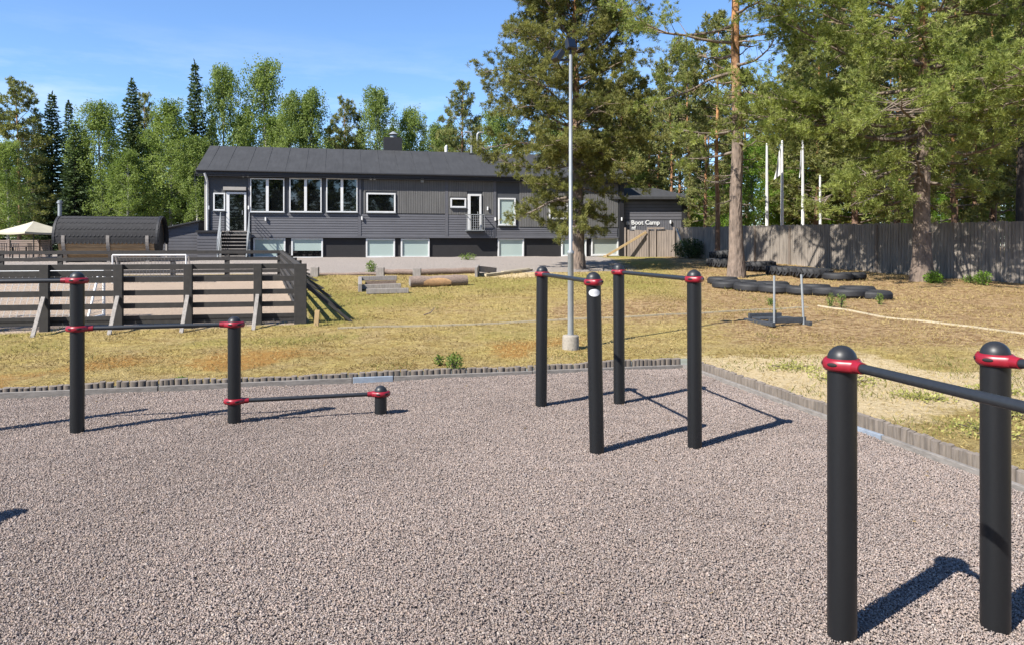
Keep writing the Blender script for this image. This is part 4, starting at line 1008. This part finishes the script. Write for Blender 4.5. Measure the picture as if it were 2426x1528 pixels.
for px, py, lab in ((746, 652, 'short grey timber post nearest the ball court'), (901, 654, 'short grey timber post between the slim logs'), (988, 656, 'short grey timber post behind the thick stripped log')):
    p = ground_pt(px, py); o = MB().box(-.15, .15, -.1, .1, -.1, .36).build('timber_post', MT['wood_grey'], None, .012); o.location = p; tag(o, lab, 'post')
fr = empty('sleeper_steps', ground_pt(905, 690), R(3), 'stepped frame of grey weathered sleepers set in the lawn', 'steps')
for (px0, px1, py, h, r_) in ((850, 940, 672, .30, 0), (853, 950, 684, .16, 0), (868, 968, 694, .15, 0)):
    a_, b_ = ground_pt(px0, py)-fr.location, ground_pt(px1, py-2)-fr.location; up = Vector((0, 0, h-.075)); iv = Matrix.Rotation(-R(3), 3, 'Z')
    MB().beam(iv @ (a_+up), iv @ (b_+up), .15, .15).build('sleeper', MT['wood_grey'], fr, .01)
a_, b_ = iv @ (ground_pt(853, 690)-fr.location), iv @ (ground_pt(853, 672)-fr.location)
MB().beam(a_+Vector((0, 0, .1)), b_+Vector((0, 0, .14)), .12, .28).build('side_sleeper', MT['wood_grey'], fr, .01)
MB().beam(iv @ (ground_pt(866, 673)-fr.location)+Vector((0, 0, .08)), iv @ (ground_pt(938, 671)-fr.location)+Vector((0, 0, .08)), .1, .14).build('riser_board', MT['bark_log'], fr)
rmp = empty('plank_ramp', ground_pt(1136, 656), 0, 'low sandy ramp held by grey planks behind the logs', 'ramp')
O_ = rmp.location
MB().beam(ground_pt(1128, 656, .16)-O_, ground_pt(1133, 645, .16)-O_, .10, .40).build('end_plank', MT['wood_grey'], rmp, .01)
MB().beam(ground_pt(1136, 646, .20)-O_, ground_pt(1175, 643, .08)-O_, .08, .24).build('side_plank', MT['wood_grey'], rmp, .01)
for q0, q1 in ((1150, 1200), (1165, 1228), (1190, 1252)): MB().beam(ground_pt(q0, 652-(q0-1150)*.2, .05)-O_, ground_pt(q1, 646-(q0-1150)*.2, .05)-O_, .16, .05).build('tread_plank', MT['batten'], rmp, .01)
MB().beam(ground_pt(1150, 654, .05)-O_, ground_pt(1260, 640, .04)-O_, .10, .10).build('side_plank', MT['batten'], rmp, .01)
stick = MB().tube([ground_pt(1004, 743, .02), ground_pt(1020, 741, .05), ground_pt(1030, 735, .12)], [.012, .014, .006], 6).build('fallen_branch', MT['bark_log']); tag(stick, 'dark fallen twig lying on the open lawn', 'branch')

# ------------------------------------------------------------------ flag poles
for i, (px, top, lab) in enumerate(((1817, 345, 'white flagpole beyond the fence, first from the pine trunk, without a flag'), (1853, 338, 'white flagpole beyond the fence carrying a limp white flag'), (1902, 337, 'white flagpole beyond the fence, partly crossed by pine branches'), (1943, 420, 'white flagpole beyond the fence, shortest of the four in view'))):
    d = 47+i*1.2; x = PX(px, d); f = empty('flagpole', (x, d, 1.2), 0, lab, 'flagpole', 'white flagpoles beyond the plank fence'); h = PZ(top, d)-1.2
    MB().lathe([(.11, -.2), (.10, h*.4), (.065, h)], (0, 0, 0), 14).build('pole', MT['white_pole'], f); MB().lathe([(.03, 0), (.08, .05), (.03, .12), (0, .13)], (0, 0, h), 12).build('finial', MT['white_pole'], f)
    if i in (1, 2):
        mb = MB(); nw = 14; vs = []; z1 = h-.15; wd = .62 if i == 1 else .22
        for r_ in range(nw+1):
            t = r_/nw
            for c in range(9):
                s = c/8; vs.append((-.09-wd*s*(.25+.75*t)*.7, .10*math.sin(s*9+t*4)*s, z1-1.9*t-.55*s*(1-t*.4)))
        mb.add(vs, [(r_*9+c, r_*9+c+1, (r_+1)*9+c+1, (r_+1)*9+c) for r_ in range(nw) for c in range(8)], True)
        fo = mb.build('flag', [MT['white_pole']]); fo.location = (x, d, 1.2); tag(fo, 'limp pale flag hanging from the second flagpole' if i == 1 else 'narrow furled pale flag on the third flagpole', 'flag')

# ------------------------------------------------------------------ trees
def lerp_prof(z, prof):
    zs = [p[0] for p in prof]; rs = [p[1] for p in prof]; return float(np.interp(z, zs, rs))
def pine_parts(seed, H, r0, prof, n_limb, tuft_n, blades, bl_len, bl_w, bend=.15, asym=None, dead=0, droop=.0, tuft_step=.2, wob=.12, t0=.36, sub=3.6):
    rng = np.random.default_rng(seed); tk = MB()
    zs = np.linspace(-.2, H, 16); ph = rng.uniform(0, 6, 4)
    tx = bend*np.sin(zs/H*3+ph[0])*zs/H*2+wob*.3*np.sin(zs*1.1+ph[1]); ty = bend*np.sin(zs/H*2.5+ph[2])*zs/H*2; tx -= tx[0]; ty -= ty[0]
    rad = r0*np.maximum(1-zs/H, .02)**.75; rad[0] *= 1.45; rad[1] *= 1.08
    tk.tube([(a, b, c) for a, b, c in zip(tx, ty, zs)], list(rad), 14)
    at = lambda z: np.array([np.interp(z, zs, tx), np.interp(z, zs, ty), z]); rz_ = lambda z: float(np.interp(z, zs, rad))
    C, A = [], []
    z_lo, z_hi = prof[0][0], H*.985
    for i in range(n_limb+dead):
        isdead = i >= n_limb
        f = (i+.5)/n_limb if not isdead else rng.random()*.55
        z = z_lo+(z_hi-z_lo)*(f**.9)+rng.normal(0, .15) if not isdead else z_lo*.6+(z_hi-z_lo)*.5*rng.random()
        z = min(max(z, .8), H*.985)
        az = i*2.39996+rng.normal(0, .3); Lm = lerp_prof(z, prof)*rng.uniform(.72, 1.12)
        if asym: Lm *= asym(az, z)
        if isdead: Lm *= rng.uniform(.35, .7)
        if Lm < .25: Lm = .25
        rel = max(0., (z-z_lo)/max(z_hi-z_lo, .1)); pit = -.18+1.0*rel**1.3+rng.normal(0, .12)-droop*(1-rel)
        p = at(z); dr = np.array([math.cos(az)*math.cos(pit), math.sin(az)*math.cos(pit), math.sin(pit)]); n = 7; pts = [p.copy()]
        for s in range(n):
            dr = unit(dr+rng.normal(0, .13, 3)+np.array([0, 0, .07-.05*droop])); p = p+dr*Lm/n; pts.append(p.copy())
        lr = max(.012, min(rz_(z)*.42, .022*Lm+.012)); tk.tube(pts, list(np.linspace(lr, .006, n+1)), 6, False, 1)
        pts = np.array(pts); L_axis = unit(pts[-1]-pts[0])
        if isdead:
            for s in range(2, n):
                q = pts[s]; e = unit(rng.normal(0, 1, 3)+L_axis*.6); tk.tube([q, q+e*.3*Lm*.5, q+e*.3*Lm+np.array([0, 0, -.1])], [lr*.4, .006, .004], 4, False, 1)
            continue
        nsub = max(4, int(Lm*sub))
        for s in range(nsub):
            t = t0+(1-t0)*(s+rng.random())/nsub; q = np.array([np.interp(t*n, range(n+1), pts[:, k]) for k in range(3)])
            sgn = 1 if s % 2 else -1; h_ = np.array([-L_axis[1], L_axis[0], 0])*sgn
            e = unit(h_*rng.uniform(.5, 1.1)+L_axis*rng.uniform(.3, .9)+np.array([0, 0, rng.normal(.12, .35)])); ls = Lm*(.40*(1-.55*t)+.06)*rng.uniform(.7, 1.25)
            tip = q+e*ls+np.array([0, 0, -.04*ls]); tk.tube([q, (q+tip)/2+rng.normal(0, .03, 3), tip], [max(.005, lr*.3), .006, .004], 4, False, 1)
            nt_ = max(2, int(ls/tuft_step*tuft_n))
            for k in range(nt_):
                g = .40+.60*(k+rng.random())/nt_; c = q+(tip-q)*g+rng.normal(0, .06+.03*ls, 3); C.append(c); A.append(unit(e*.8+np.array([0, 0, .55])+rng.normal(0, .35, 3)))
        for k in range(3): C.append(pts[-1]+rng.normal(0, .05, 3)); A.append(L_axis)
    C, A = np.array(C), np.array(A); n = len(C)
    B = np.repeat(C, blades, 0); D = unit(np.repeat(A, blades, 0)*.9+rng.normal(0, .75, (n*blades, 3))); N_ = n*blades
    V, Fc = kites(B, D, rand_side(D, rng), bl_len*rng.uniform(.7, 1.25, N_), bl_w*rng.uniform(.7, 1.3, N_))
    ti = np.repeat(np.clip(rng.normal(.5, .2, n)+.15*(vnoise(C[:, 0]*1., C[:, 2]*1., 1.1, seed)-.5)*2, 0, 1), blades)
    ti = np.clip(ti+rng.normal(0, .12, N_), 0, 1)
    return tk, V, Fc, np.repeat(ti, 4)
def plant_tree(name, parts, trunk_mat, crown_mat, label, cat, loc, group=None, rz=0):
    tk, V, Fc, ti = parts; r = empty(name, loc, rz, label, cat, group)
    tk.build('trunk', [trunk_mat, MT['limb']] if max(tk.mi) else trunk_mat, r); np_mesh('crown', V, Fc, crown_mat, r, {'tint': ti})
    return r
def at_px(px, d, sink=.0): x = PX(px, d); return (x, d, g1(x, d)-sink)
# the pine in front of the house
side = lambda lobes, low=0, cut=1: (lambda az, z: (1+sum(k*math.cos(az-R(a)) for a, k in lobes))*(cut if z < low and math.cos(az) > -.05 else 1))
plant_tree('pine_tree', pine_parts(1, 14.2, .27, [(1.6, 1.2), (2.4, 2.5), (4, 3.1), (5.2, 3.7), (6.3, 3.85), (8.6, 3.9), (11, 3.4), (13, 2.2), (14.2, .5)], 112, 3.5, 19, .165, .022, .10, side([(180, .15)], 4.3, .85), dead=16, droop=.25, t0=.22),
           MT['bark'], MT['needle'], 'dense bushy pine standing alone before the house front, behind the lamp post', 'pine tree', at_px(1368, 33.0))
plant_tree('pine_tree', pine_parts(2, 17.5, .27, [(3.9, 1.7), (5.4, 2.5), (6.5, 1.0), (7.4, 1.6), (8.6, 4.4), (10.5, 4.4), (13, 3.9), (15.5, 2.8), (17.5, .4)], 38, 1.7, 19, .165, .022, .10, side([(180, .45)]), dead=26, droop=.15),
           MT['bark'], MT['needle_y'], 'tall pine with orange upper trunk rising beside the stacked tyres', 'pine tree', at_px(1745, 28.7))
plant_tree('pine_tree', pine_parts(3, 15.5, .31, [(2.9, 1.8), (3.5, 3.2), (4.7, 3.5), (5.6, 4.9), (7, 5.3), (9.5, 5.2), (12, 4.4), (14.4, 2.4), (15.5, .5)], 96, 2.35, 19, .165, .022, .12, side([(180, .16)]), dead=14, droop=.30, t0=.27),
           MT['bark'], MT['needle_y'], 'broad pine with thick pale trunk and drooping boughs over the fence', 'pine tree', at_px(2184, 26.9))

# distant kinds, each built once and copied
def birch_parts(seed, H, Wd, n_cl, n_lf, size, low=.12):
    rng = np.random.default_rng(seed); tk = MB(); zs = np.linspace(-.2, H*.97, 12); tx = .18*np.sin(zs*.5+seed)
    tk.tube([(a-tx[0], 0, z) for a, z in zip(tx, zs)], list(.012*H*np.maximum(1-zs/H, .05)**.9), 9)
    C, S = [], []; nl = 26; lob = []
    for i in range(nl):
        h = low+.10+(.88-low)*((i+.5)/nl)**.9; q = (h-low)/(1-low)
        pr = Wd*(math.sin(min(1, max(0, q))**.68*math.pi)**.7*.72+.10); az = i*2.4+rng.normal(0, .5); rr = pr*rng.uniform(.45, 1.05)
        lob.append((rr*math.cos(az), rr*math.sin(az), h*H, (.34+.30*math.sin(q**.7*math.pi))*Wd*rng.uniform(.8, 1.2), rng.normal(0, .16)))
        tk.tube([(np.interp(h*H*.88, zs, tx)-tx[0], 0, h*H*.84), (lob[-1][0]*.5, lob[-1][1]*.5, h*H*.93), (lob[-1][0], lob[-1][1], h*H)], [.035, .02, .006], 4, False)
    lob.append((0, 0, H*.93, .30*Wd, 0)); lob.append((.1, 0, H*.86, .38*Wd, 0)); LT = []
    for i in range(n_cl):
        lx_, ly_, lz_, lr_, lt_ = lob[rng.integers(0, len(lob))]; d = unit(rng.normal(0, 1, 3)); c = np.array([lx_, ly_, lz_])+d*lr_*rng.random()**.35*np.array([1, 1, 1.25])
        c[2] = min(max(c[2], low*H), H*.985); C.append(c); S.append(.12+.16*rng.random()); LT.append(lt_)
    C, S = np.array(C), np.array(S); n = len(C); B = np.repeat(C, n_lf, 0)+np.clip(rng.normal(0, 1, (n*n_lf, 3)), -1.5, 1.5)*np.repeat(S, n_lf)[:, None]*np.array([1, 1, 1.15])
    B[:, 2] -= np.abs(np.clip(rng.normal(0, .22, len(B)), -.6, .6)); D = unit(rng.normal(0, 1, B.shape)+np.array([0, 0, -.55])); N_ = len(B)
    V, Fc = kites(B, D, rand_side(D, rng), size*rng.uniform(.7, 1.3, N_), size*.72*rng.uniform(.7, 1.2, N_))
    ti = np.clip(np.repeat(rng.normal(.5, .12, n)+np.array(LT), n_lf)+rng.normal(0, .17, N_), 0, 1)
    return tk, V, Fc, np.repeat(ti, 4)
def spruce_parts(seed, H, Wd, lv=44):
    rng = np.random.default_rng(seed); tk = MB(); tk.tube([(0, 0, -.2), (0, 0, H*.5), (0, 0, H)], [.014*H, .008*H, .01], 8)
    B, D, T = [], [], []
    for i in range(lv):
        h = .03+.97*(i/lv)**.92; z = h*H; Lb = Wd*(1-h)**.92*rng.uniform(.75, 1.15)+.07; nb_ = int(6+4*(1-h))
        for k in range(nb_):
            az = k*6.283/nb_+i*1.1+rng.normal(0, .25); Lk = Lb*rng.uniform(.65, 1.15); o = np.array([math.cos(az), math.sin(az), 0]); tn = rng.normal(.5, .2)
            dp = .38-.62*h; m = max(5, int(Lk*22))
            for q in range(m):
                t = (q+rng.random())/m; c = o*Lk*t+np.array([0, 0, z-dp*Lk*t+.22*Lk*t*t]); sd = np.array([-o[1], o[0], 0])*(1 if q % 2 else -1)
                B.append(c); D.append(unit(o*.7+sd*rng.uniform(.3, 1.)+np.array([0, 0, rng.normal(-.28, .3)]))); T.append(tn+rng.normal(0, .12))
    for q in range(12): B.append(np.array([0, 0, H-.06*q])); D.append(unit(rng.normal(0, .35, 3)+np.array([0, 0, 1]))); T.append(.5)
    B, D = np.array(B), np.array(D); N_ = len(B); V, Fc = kites(B, D, rand_side(D, rng), .34*rng.uniform(.7, 1.25, N_), .14*rng.uniform(.7, 1.2, N_))
    return tk, V, Fc, np.repeat(np.clip(T, 0, 1), 4)
KIND = {}
def kind_src(k):
    if k in KIND: return KIND[k]
    H = 14.
    if k[:5] == 'birch':
        s = int(k[5:]); p = birch_parts(100+s, H, (2.5, 2.1, 2.9, 2.35)[s % 4], 400, 46, .155); a = ('birch_tree', MT['bark_birch'], MT['birch'] if s < 4 else MT['bright'], 'birch')
    elif k[:6] == 'spruce':
        s = int(k[6:]); p = spruce_parts(200+s, H, (2.5, 2.0, 2.8)[s % 3], 50); a = ('spruce_tree', MT['bark_spruce'], MT['spruce'], 'spruce')
    elif k[:4] == 'tall':
        s = int(k[4:]); p = pine_parts(300+s, H, .17, [(6.2, 1.2), (8, 2.3), (10.5, 2.5), (12.6, 1.7), (14, .4)], 38, 2.2, 9, .26, .060, .1, None, 10); a = ('pine_tree', MT['bark_far'], MT['needle_far'], 'pine tree')
    else:
        s = int(k[4:]); p = pine_parts(400+s, H, .17, [(1.6, 1.5), (4, 2.5), (8, 2.5), (11, 2.0), (13, 1.1), (14, .3)], 62, 2.2, 9, .26, .060, .1, None, 8); a = ('pine_tree', MT['bark_far'], MT['needle_far'], 'pine tree')
    r = plant_tree(a[0], p, a[1], a[2], 'x', a[3], (0, 0, -300)); KIND[k] = r; r['used'] = 0; return r
def put(k, px, ytop, d, label, group=None, wide=1., x=None, rz=None):
    s = kind_src(k); o = s if not s['used'] else copy_tree(s); s['used'] = 1
    X = PX(px, d) if x is None else x; zb = g1(X, d) if 0 < d < 100 else 1.2
    h = (PZ(ytop, d)-zb)/14.; o.location = (X, d, zb-.05); o.scale = (h*wide, h*wide, h); o.rotation_euler = (0, 0, (px*.37+d) % 6.28 if rz is None else rz)
    tag(o, label, None, group)
    if group is None and 'group' in o: del o['group']
LF = [
    ('pine0', 45, 194, 60, 'pine with ragged grey-green top above the cream parasol', 1.0), ('spruce0', 123, 220, 62, 'dark spruce straight above the hut flue', 1.0),
    ('spruce1', 163, 240, 70, 'thin pale topped spruce just behind the flue spruce', .9), ('birch0', 236, 238, 57, 'leafy birch with pale trunk above the middle of the barrel hut', 1.05),
    ('spruce2', 313, 190, 60, 'sharp dark spruce above the end of the barrel hut', .95), ('pine1', 340, 224, 68, 'thin grey pine top peeping beside the sharp spruce', .7),
    ('birch1', 405, 234, 56, 'round topped birch beside the lean-to shed', 1.15), ('spruce0', 462, 148, 58, 'tall narrow spruce with bare spire at the house end', .78),
    ('birch2', 531, 156, 60, 'broad birch rising over the roof end nearest the entrance', .78), ('birch3', 627, 137, 60, 'tallest birch behind the roof, twin topped', .85),
    ('birch1', 692, 214, 58, 'small birch behind the roof, leaning on the tallest birch', .85), ('birch0', 738, 208, 58, 'pointed birch behind the roof just before the gap of sky', .85),
    ('spruce1', 777, 300, 74, 'low distant spruce in the sky gap above the roof', 1.0), ('pine0', 821, 238, 62, 'pine with rounded top behind the roof, past the sky gap', .85),
    ('birch2', 896, 206, 62, 'wide birch behind the dark chimney', .8), ('birch3', 976, 252, 64, 'light birch between chimney and white vent pipe', .9),
    ('birch0', 1032, 292, 72, 'low birch in the dip behind the white vent pipe', .9), ('pine1', 1098, 197, 60, 'pine behind the gooseneck pipes', .85),
    ('birch3', 15, 330, 54, 'low birch in front of the ragged pine by the screen', 1.2), ('spruce1', 178, 290, 56, 'dark low spruce behind the hut roof, under the thin spruce', 1.3),
    ('birch1', 302, 350, 54, 'bushy low birch at the foot of the sharp spruce', 1.3), ('birch0', 462, 320, 55, 'low birch filling the corner beside the house wall', 1.1),
    ('spruce2', 90, 290, 66, 'dark spruce between the parasol pine and the flue spruce', 1.0), ('birch2', 356, 300, 60, 'yellowish birch between the sharp spruce and the round birch', .9)]
for k, px, yt, d, lab, w in LF: put(k, px, yt, d, lab, None, w)
G2 = 'trees filling the second row behind the house and hut'
for i, (k, px, yt) in enumerate((('spruce0', -20, 290), ('spruce1', 60, 300), ('spruce2', 200, 310), ('spruce0', 265, 300), ('spruce1', 375, 290), ('spruce2', 430, 300), ('birch1', 570, 270), ('spruce0', 500, 280), ('birch3', 660, 270), ('spruce1', 720, 310), ('birch2', 800, 330), ('spruce2', 855, 300), ('birch0', 930, 300), ('spruce0', 1000, 330), ('birch1', 1065, 290), ('spruce1', 1130, 280), ('birch2', 1180, 260), ('spruce2', 1240, 300), ('birch0', 1310, 280), ('pine0', 1380, 260))):
    d = 76+(i*5) % 9
    put(k, px, yt, d, ('dim spruce' if 'spr' in k else 'dim birch' if 'bir' in k else 'dim pine')+' in the second row of trees, mostly hidden by the front row', G2, 1.1)
RT = [
    ('tall0', 1590, 150, 56, 'slim orange trunked pine above the annex roof ridge', .8), ('tall1', 1634, 110, 54, 'slim bright orange pine trunk just past the annex eave', .8),
    ('tall2', 1700, 40, 37, 'dark trunked pine beyond the fence, beside the tall orange topped pine', .9), ('pine0', 1465, 235, 60, 'pine crown over the joint of house and annex', 1.0),
    ('pine1', 1540, 215, 64, 'blurred dark pine behind the annex hip', 1.0), ('birch1', 1502, 330, 58, 'birch right behind the annex roof', 1.0),
    ('birch4', 1652, 440, 50, 'bright green bush-like birch beside the annex corner', 1.5), ('birch5', 1716, 380, 56, 'bright young birch behind the dark trunked pine', 1.3),
    ('birch4', 1785, 330, 58, 'bright leafy birch behind the first flagpole', 1.2), ('birch5', 1850, 350, 62, 'bright leafy birch behind the flag', 1.2),
    ('birch4', 1920, 310, 60, 'bright leafy birch between the third and fourth flagpoles', 1.2), ('birch5', 1985, 360, 56, 'bright leafy birch past the fourth flagpole', 1.2),
    ('pine0', 1885, 130, 62, 'far pine crown high above the flagpoles', 1.0), ('tall3', 1960, 40, 58, 'far bare trunked pine behind the fourth flagpole', 1.0),
    ('pine1', 2040, 90, 60, 'far pine between the flagpoles and the broad pine', 1.0), ('birch5', 2080, 400, 54, 'bright leafy birch low behind the fence middle', 1.3),
    ('tall0', 2265, -30, 48, 'dark bare trunk just past the broad pine', 1.0), ('tall1', 2312, -20, 42, 'orange barked trunk beyond the fence, first of a close pair', .9),
    ('tall2', 2354, -60, 40, 'orange barked trunk beyond the fence, second of a close pair', .9), ('birch4', 2150, 430, 50, 'bright leafy birch directly behind the broad pine trunk', 1.3),
    ('birch5', 2235, 440, 49, 'low green birch behind the fence, between broad pine and trunk pair', 1.3), ('birch4', 2330, 450, 48, 'low green birch at the foot of the trunk pair', 1.4),
    ('birch5', 2420, 430, 46, 'low green birch at the picture edge behind the fence', 1.3), ('pine0', 2210, 40, 60, 'far pine crown behind the broad pine', 1.0),
    ('pine0', 1478, 150, 57.5, 'pine standing close behind the annex, overlapping its roof', 1.1), ('pine1', 1668, 210, 46, 'bushy pine behind the fence between the slim orange trunk and the tall pine', 1.0),
    ('pine0', 1935, 60, 55, 'bushy pine rising just behind the flagpoles', 1.2), ('pine1', 2030, -20, 53, 'bushy pine behind the fence, half hidden by the broad pine boughs', 1.1),
    ('pine1', 2130, 20, 40, 'bushy pine straight behind the broad pine crown', 1.2), ('pine0', 2262, -10, 38, 'bushy pine behind the fence next to the dark bare trunk', 1.0),
    ('pine1', 2352, 40, 45, 'bushy pine behind the second orange trunk', 1.1), ('pine0', 2448, 0, 37, 'bushy pine at the picture edge, beyond the edge pine', 1.1),
    ('pine1', 2300, 60, 62, 'far pine crown behind the trunk pair', 1.0), ('pine0', 2410, 30, 56, 'far pine crown behind the edge pine', 1.0)]
for k, px, yt, d, lab, w in RT: put(k, px, yt, d, lab, None, w)
G3 = 'trees filling the wood beyond the plank fence'
for i, (k, px, yt) in enumerate((('tall1', 1440, 260), ('pine1', 1500, 270), ('tall3', 1560, 230), ('pine0', 1610, 260), ('spruce1', 1660, 300), ('tall0', 1680, 240), ('spruce2', 1730, 290), ('tall2', 1770, 180), ('pine1', 1820, 200), ('spruce0', 1880, 260), ('tall1', 1930, 160), ('pine0', 1990, 200), ('spruce1', 2060, 220), ('tall3', 2110, 120), ('spruce2', 2170, 230), ('tall0', 2240, 110), ('spruce0', 2300, 220), ('tall2', 2340, 90), ('pine1', 2390, 120), ('spruce1', 2450, 200), ('tall1', 2480, 100))):
    d = 72+(i*7) % 13
    put(k, px, yt, d, ('dim spruce' if 'spr' in k else 'dim pine')+' deep in the wood beyond the plank fence', G3, 1.1)
# pine at the picture edge, its shade put into darker bark and needles
plant_tree('pine_tree', pine_parts(9, 16, .20, [(6.0, 1.2), (7.0, 3.0), (9, 3.8), (11, 3.8), (13.5, 2.8), (16, .4)], 50, 2.0, 10, .20, .040, .05, side([(180, .25)]), dead=12),
           MT['bark_spruce'], MT['needle'], 'dark trunked pine with shaded boughs at the picture edge behind the fence', 'pine tree', at_px(2422, 31))
# trees behind the camera, mirrored in the upper windows
G4 = 'trees behind the viewer mirrored in the house windows'
for i, (k, x, d, h) in enumerate((('spruce0', -27, -34, 13), ('birch1', -23, -36, 11), ('spruce2', -19.5, -33, 12.5), ('pine0', -15.5, -37, 12), ('spruce1', -12, -35, 14.5), ('birch0', -7, -38, 10), ('spruce0', -3, -36, 13.5), ('pine1', 2, -34, 12), ('spruce2', 6, -36, 14), ('birch2', 11, -35, 11), ('spruce1', 15, -37, 13))):
    put(k, 0, 0, d, 'tree standing behind the viewer, seen only mirrored in the house windows', G4, 1., x, i*.9); o = None
    ob = [q for q in bpy.data.objects if q.parent is None and q.get('group') == G4][-1]
for q in [q for q in bpy.data.objects if q.parent is None and q.get('group') == G4]:
    q.location.z = 0; s = (11+(abs(q.location.x)*37 % 40)/10)/14.; q.scale = (s, s, s)

# the far wood as one mass, beyond the single trees and behind the viewer
def wood():
    rng = np.random.default_rng(77); src = [spruce_parts(500, 14, 2.6, 24), spruce_parts(501, 14, 2.2, 24), birch_parts(502, 14, 2.6, 120, 34, .30, .05), birch_parts(503, 14, 2.2, 120, 34, .30, .05)]
    Vs, Ts = [], []
    spots = [(-78+2.05*i+rng.normal(0, .8), 92+rng.uniform(-3, 14), rng.uniform(9.5, 12.5)) for i in range(78)]+[(-46+2.3*i+rng.normal(0, .6), -33-rng.uniform(0, 8), rng.uniform(11.5, 16.5)) for i in range(34)]
    for x, y, h in spots:
        _, V, _, t = src[rng.integers(0, 4)]; a = rng.uniform(0, 6.28); c, s_ = math.cos(a), math.sin(a); k = h/14.; kw = k*1.35
        W = np.stack([(V[:, 0]*c-V[:, 1]*s_)*kw+x, (V[:, 0]*s_+V[:, 1]*c)*kw+y, V[:, 2]*k+(1.2 if y > 0 else 0)], 1); Vs.append(W); Ts.append(t)
    V = np.concatenate(Vs); o = np_mesh('woods', V, np.arange(len(V)).reshape(-1, 4), leaf_mat('far_wood_leaves', (.035, .065, .02), (.12, .16, .05), .3), None, {'tint': np.concatenate(Ts)})
    tag(o, 'far mixed wood closing the view behind all nearer trees', 'woods', kind='stuff')
wood()
# shrubs and weeds
def bush_parts(seed, w, h, n, size):
    rng = np.random.default_rng(seed); n_c = n; d = unit(rng.normal(0, 1, (n_c, 3))); B = d*(rng.random((n_c, 1))**.4)*np.array([w, w, h*.55])+np.array([0, 0, h*.5])
    B[:, 2] = np.maximum(B[:, 2], .02); B += rng.normal(0, .05*w, B.shape); D = unit(d*.6+rng.normal(0, .7, B.shape)+np.array([0, 0, .3])); N_ = len(B)
    V, Fc = kites(B, D, rand_side(D, rng), size*rng.uniform(.6, 1.3, N_), size*.55*rng.uniform(.7, 1.2, N_))
    tk = MB()
    for i in range(7):
        a = rng.uniform(0, 6.28); tk.tube([(0, 0, -.03), (.3*w*math.cos(a), .3*w*math.sin(a), h*.4), (.7*w*math.cos(a), .7*w*math.sin(a), h*.8)], [.012, .009, .004], 5, False)
    return tk, V, Fc, np.repeat(np.clip(rng.normal(.5, .25, N_), 0, 1), 4)
def bush(px, d, w, h, n, size, mat, label, seed, name='shrub', cat='shrub'):
    tk, V, Fc, ti = bush_parts(seed, w, h, n, size); r = empty(name, at_px(px, d), 0, label, cat); tk.build('stem', MT['bark_spruce'], r); np_mesh('foliage', V, Fc, mat, r, {'tint': ti})
bush(1632, 41.5, .85, 1.0, 2600, .10, MT['spruce'], 'dark round shrub at the corner of the plank fence', 1)
bush(2212, 26.2, .30, .38, 620, .075, MT['bright'], 'bright green sapling clump at the foot of the broad pine', 2)
bush(2330, 25.6, .22, .46, 460, .075, MT['bright'], 'bright green sapling with upright leaves near the fence end', 3)
bush(2300, 26.3, .28, .25, 300, .07, MT['weed'], 'low weeds at the fence foot between the two saplings', 4)
def weed(px, py, w, h, n, label, seed, d=None):
    d = d or gdist(py); bush(px, d, w, h, n, .045, MT['weed'], label, seed, 'weed_plant', 'weed')
weed(1076, 0, .13, .24, 320, 'green leafy weed growing over the half-log edging', 11, 11.75)
weed(1040, 0, .07, .16, 120, 'small weed on the lawn side of the half-log edging', 12, 12.1)
weed(428, 0, .07, .08, 110, 'tiny weed in the gravel against the plank kerb', 13, 10.75)
for i, (px, py, w, h, lab) in enumerate(((1968, 726, .10, .34, 'upright weed before the tyres nearest the sled'), (1993, 727, .12, .36, 'upright weed before the tyres, second past the sled'), (2084, 719, .08, .28, 'upright weed before the last tyre'), (1826, 722, .07, .20, 'small yellowish weed just behind the sled poles'))):
    weed(px, py, w, h, 200, lab, 20+i)
for i, (px, py, w, h, lab) in enumerate(((1108, 612, .45, .30, 'low weeds along the house plinth below the balcony door'), (880, 640, .22, .42, 'weed beside the timber post between the slim logs'), (1700, 612, .0, .0, ''))):
    if w: bush(px, 39.0 if i == 0 else 31, w, h, 400, .07, MT['weed'], lab, 40+i, 'weed_plant', 'weed')
for i, (x, y) in enumerate(((5.2, 9.6), (5.75, 8.7), (4.75, 10.8), (6.3, 9.9), (4.4, 11.9), (5.0, 7.9))):
    r_ = ('grass clump in the sandy strip, nearest the tall near post', 'grass clump in the sandy strip, farther from the edging', 'grass clump in the sandy strip, halfway to the yard corner', 'sparse grass clump on the sand by the bar end post', 'grass clump in the sand near the yard corner', 'small grass clump on sand close to the log edging')[i]
    bush(CX+x/y*F, y, .36+.08*(i % 3), .05, 380, .045, MT['pale_grass'], r_, 60+i, 'grass_clump', 'grass clump')
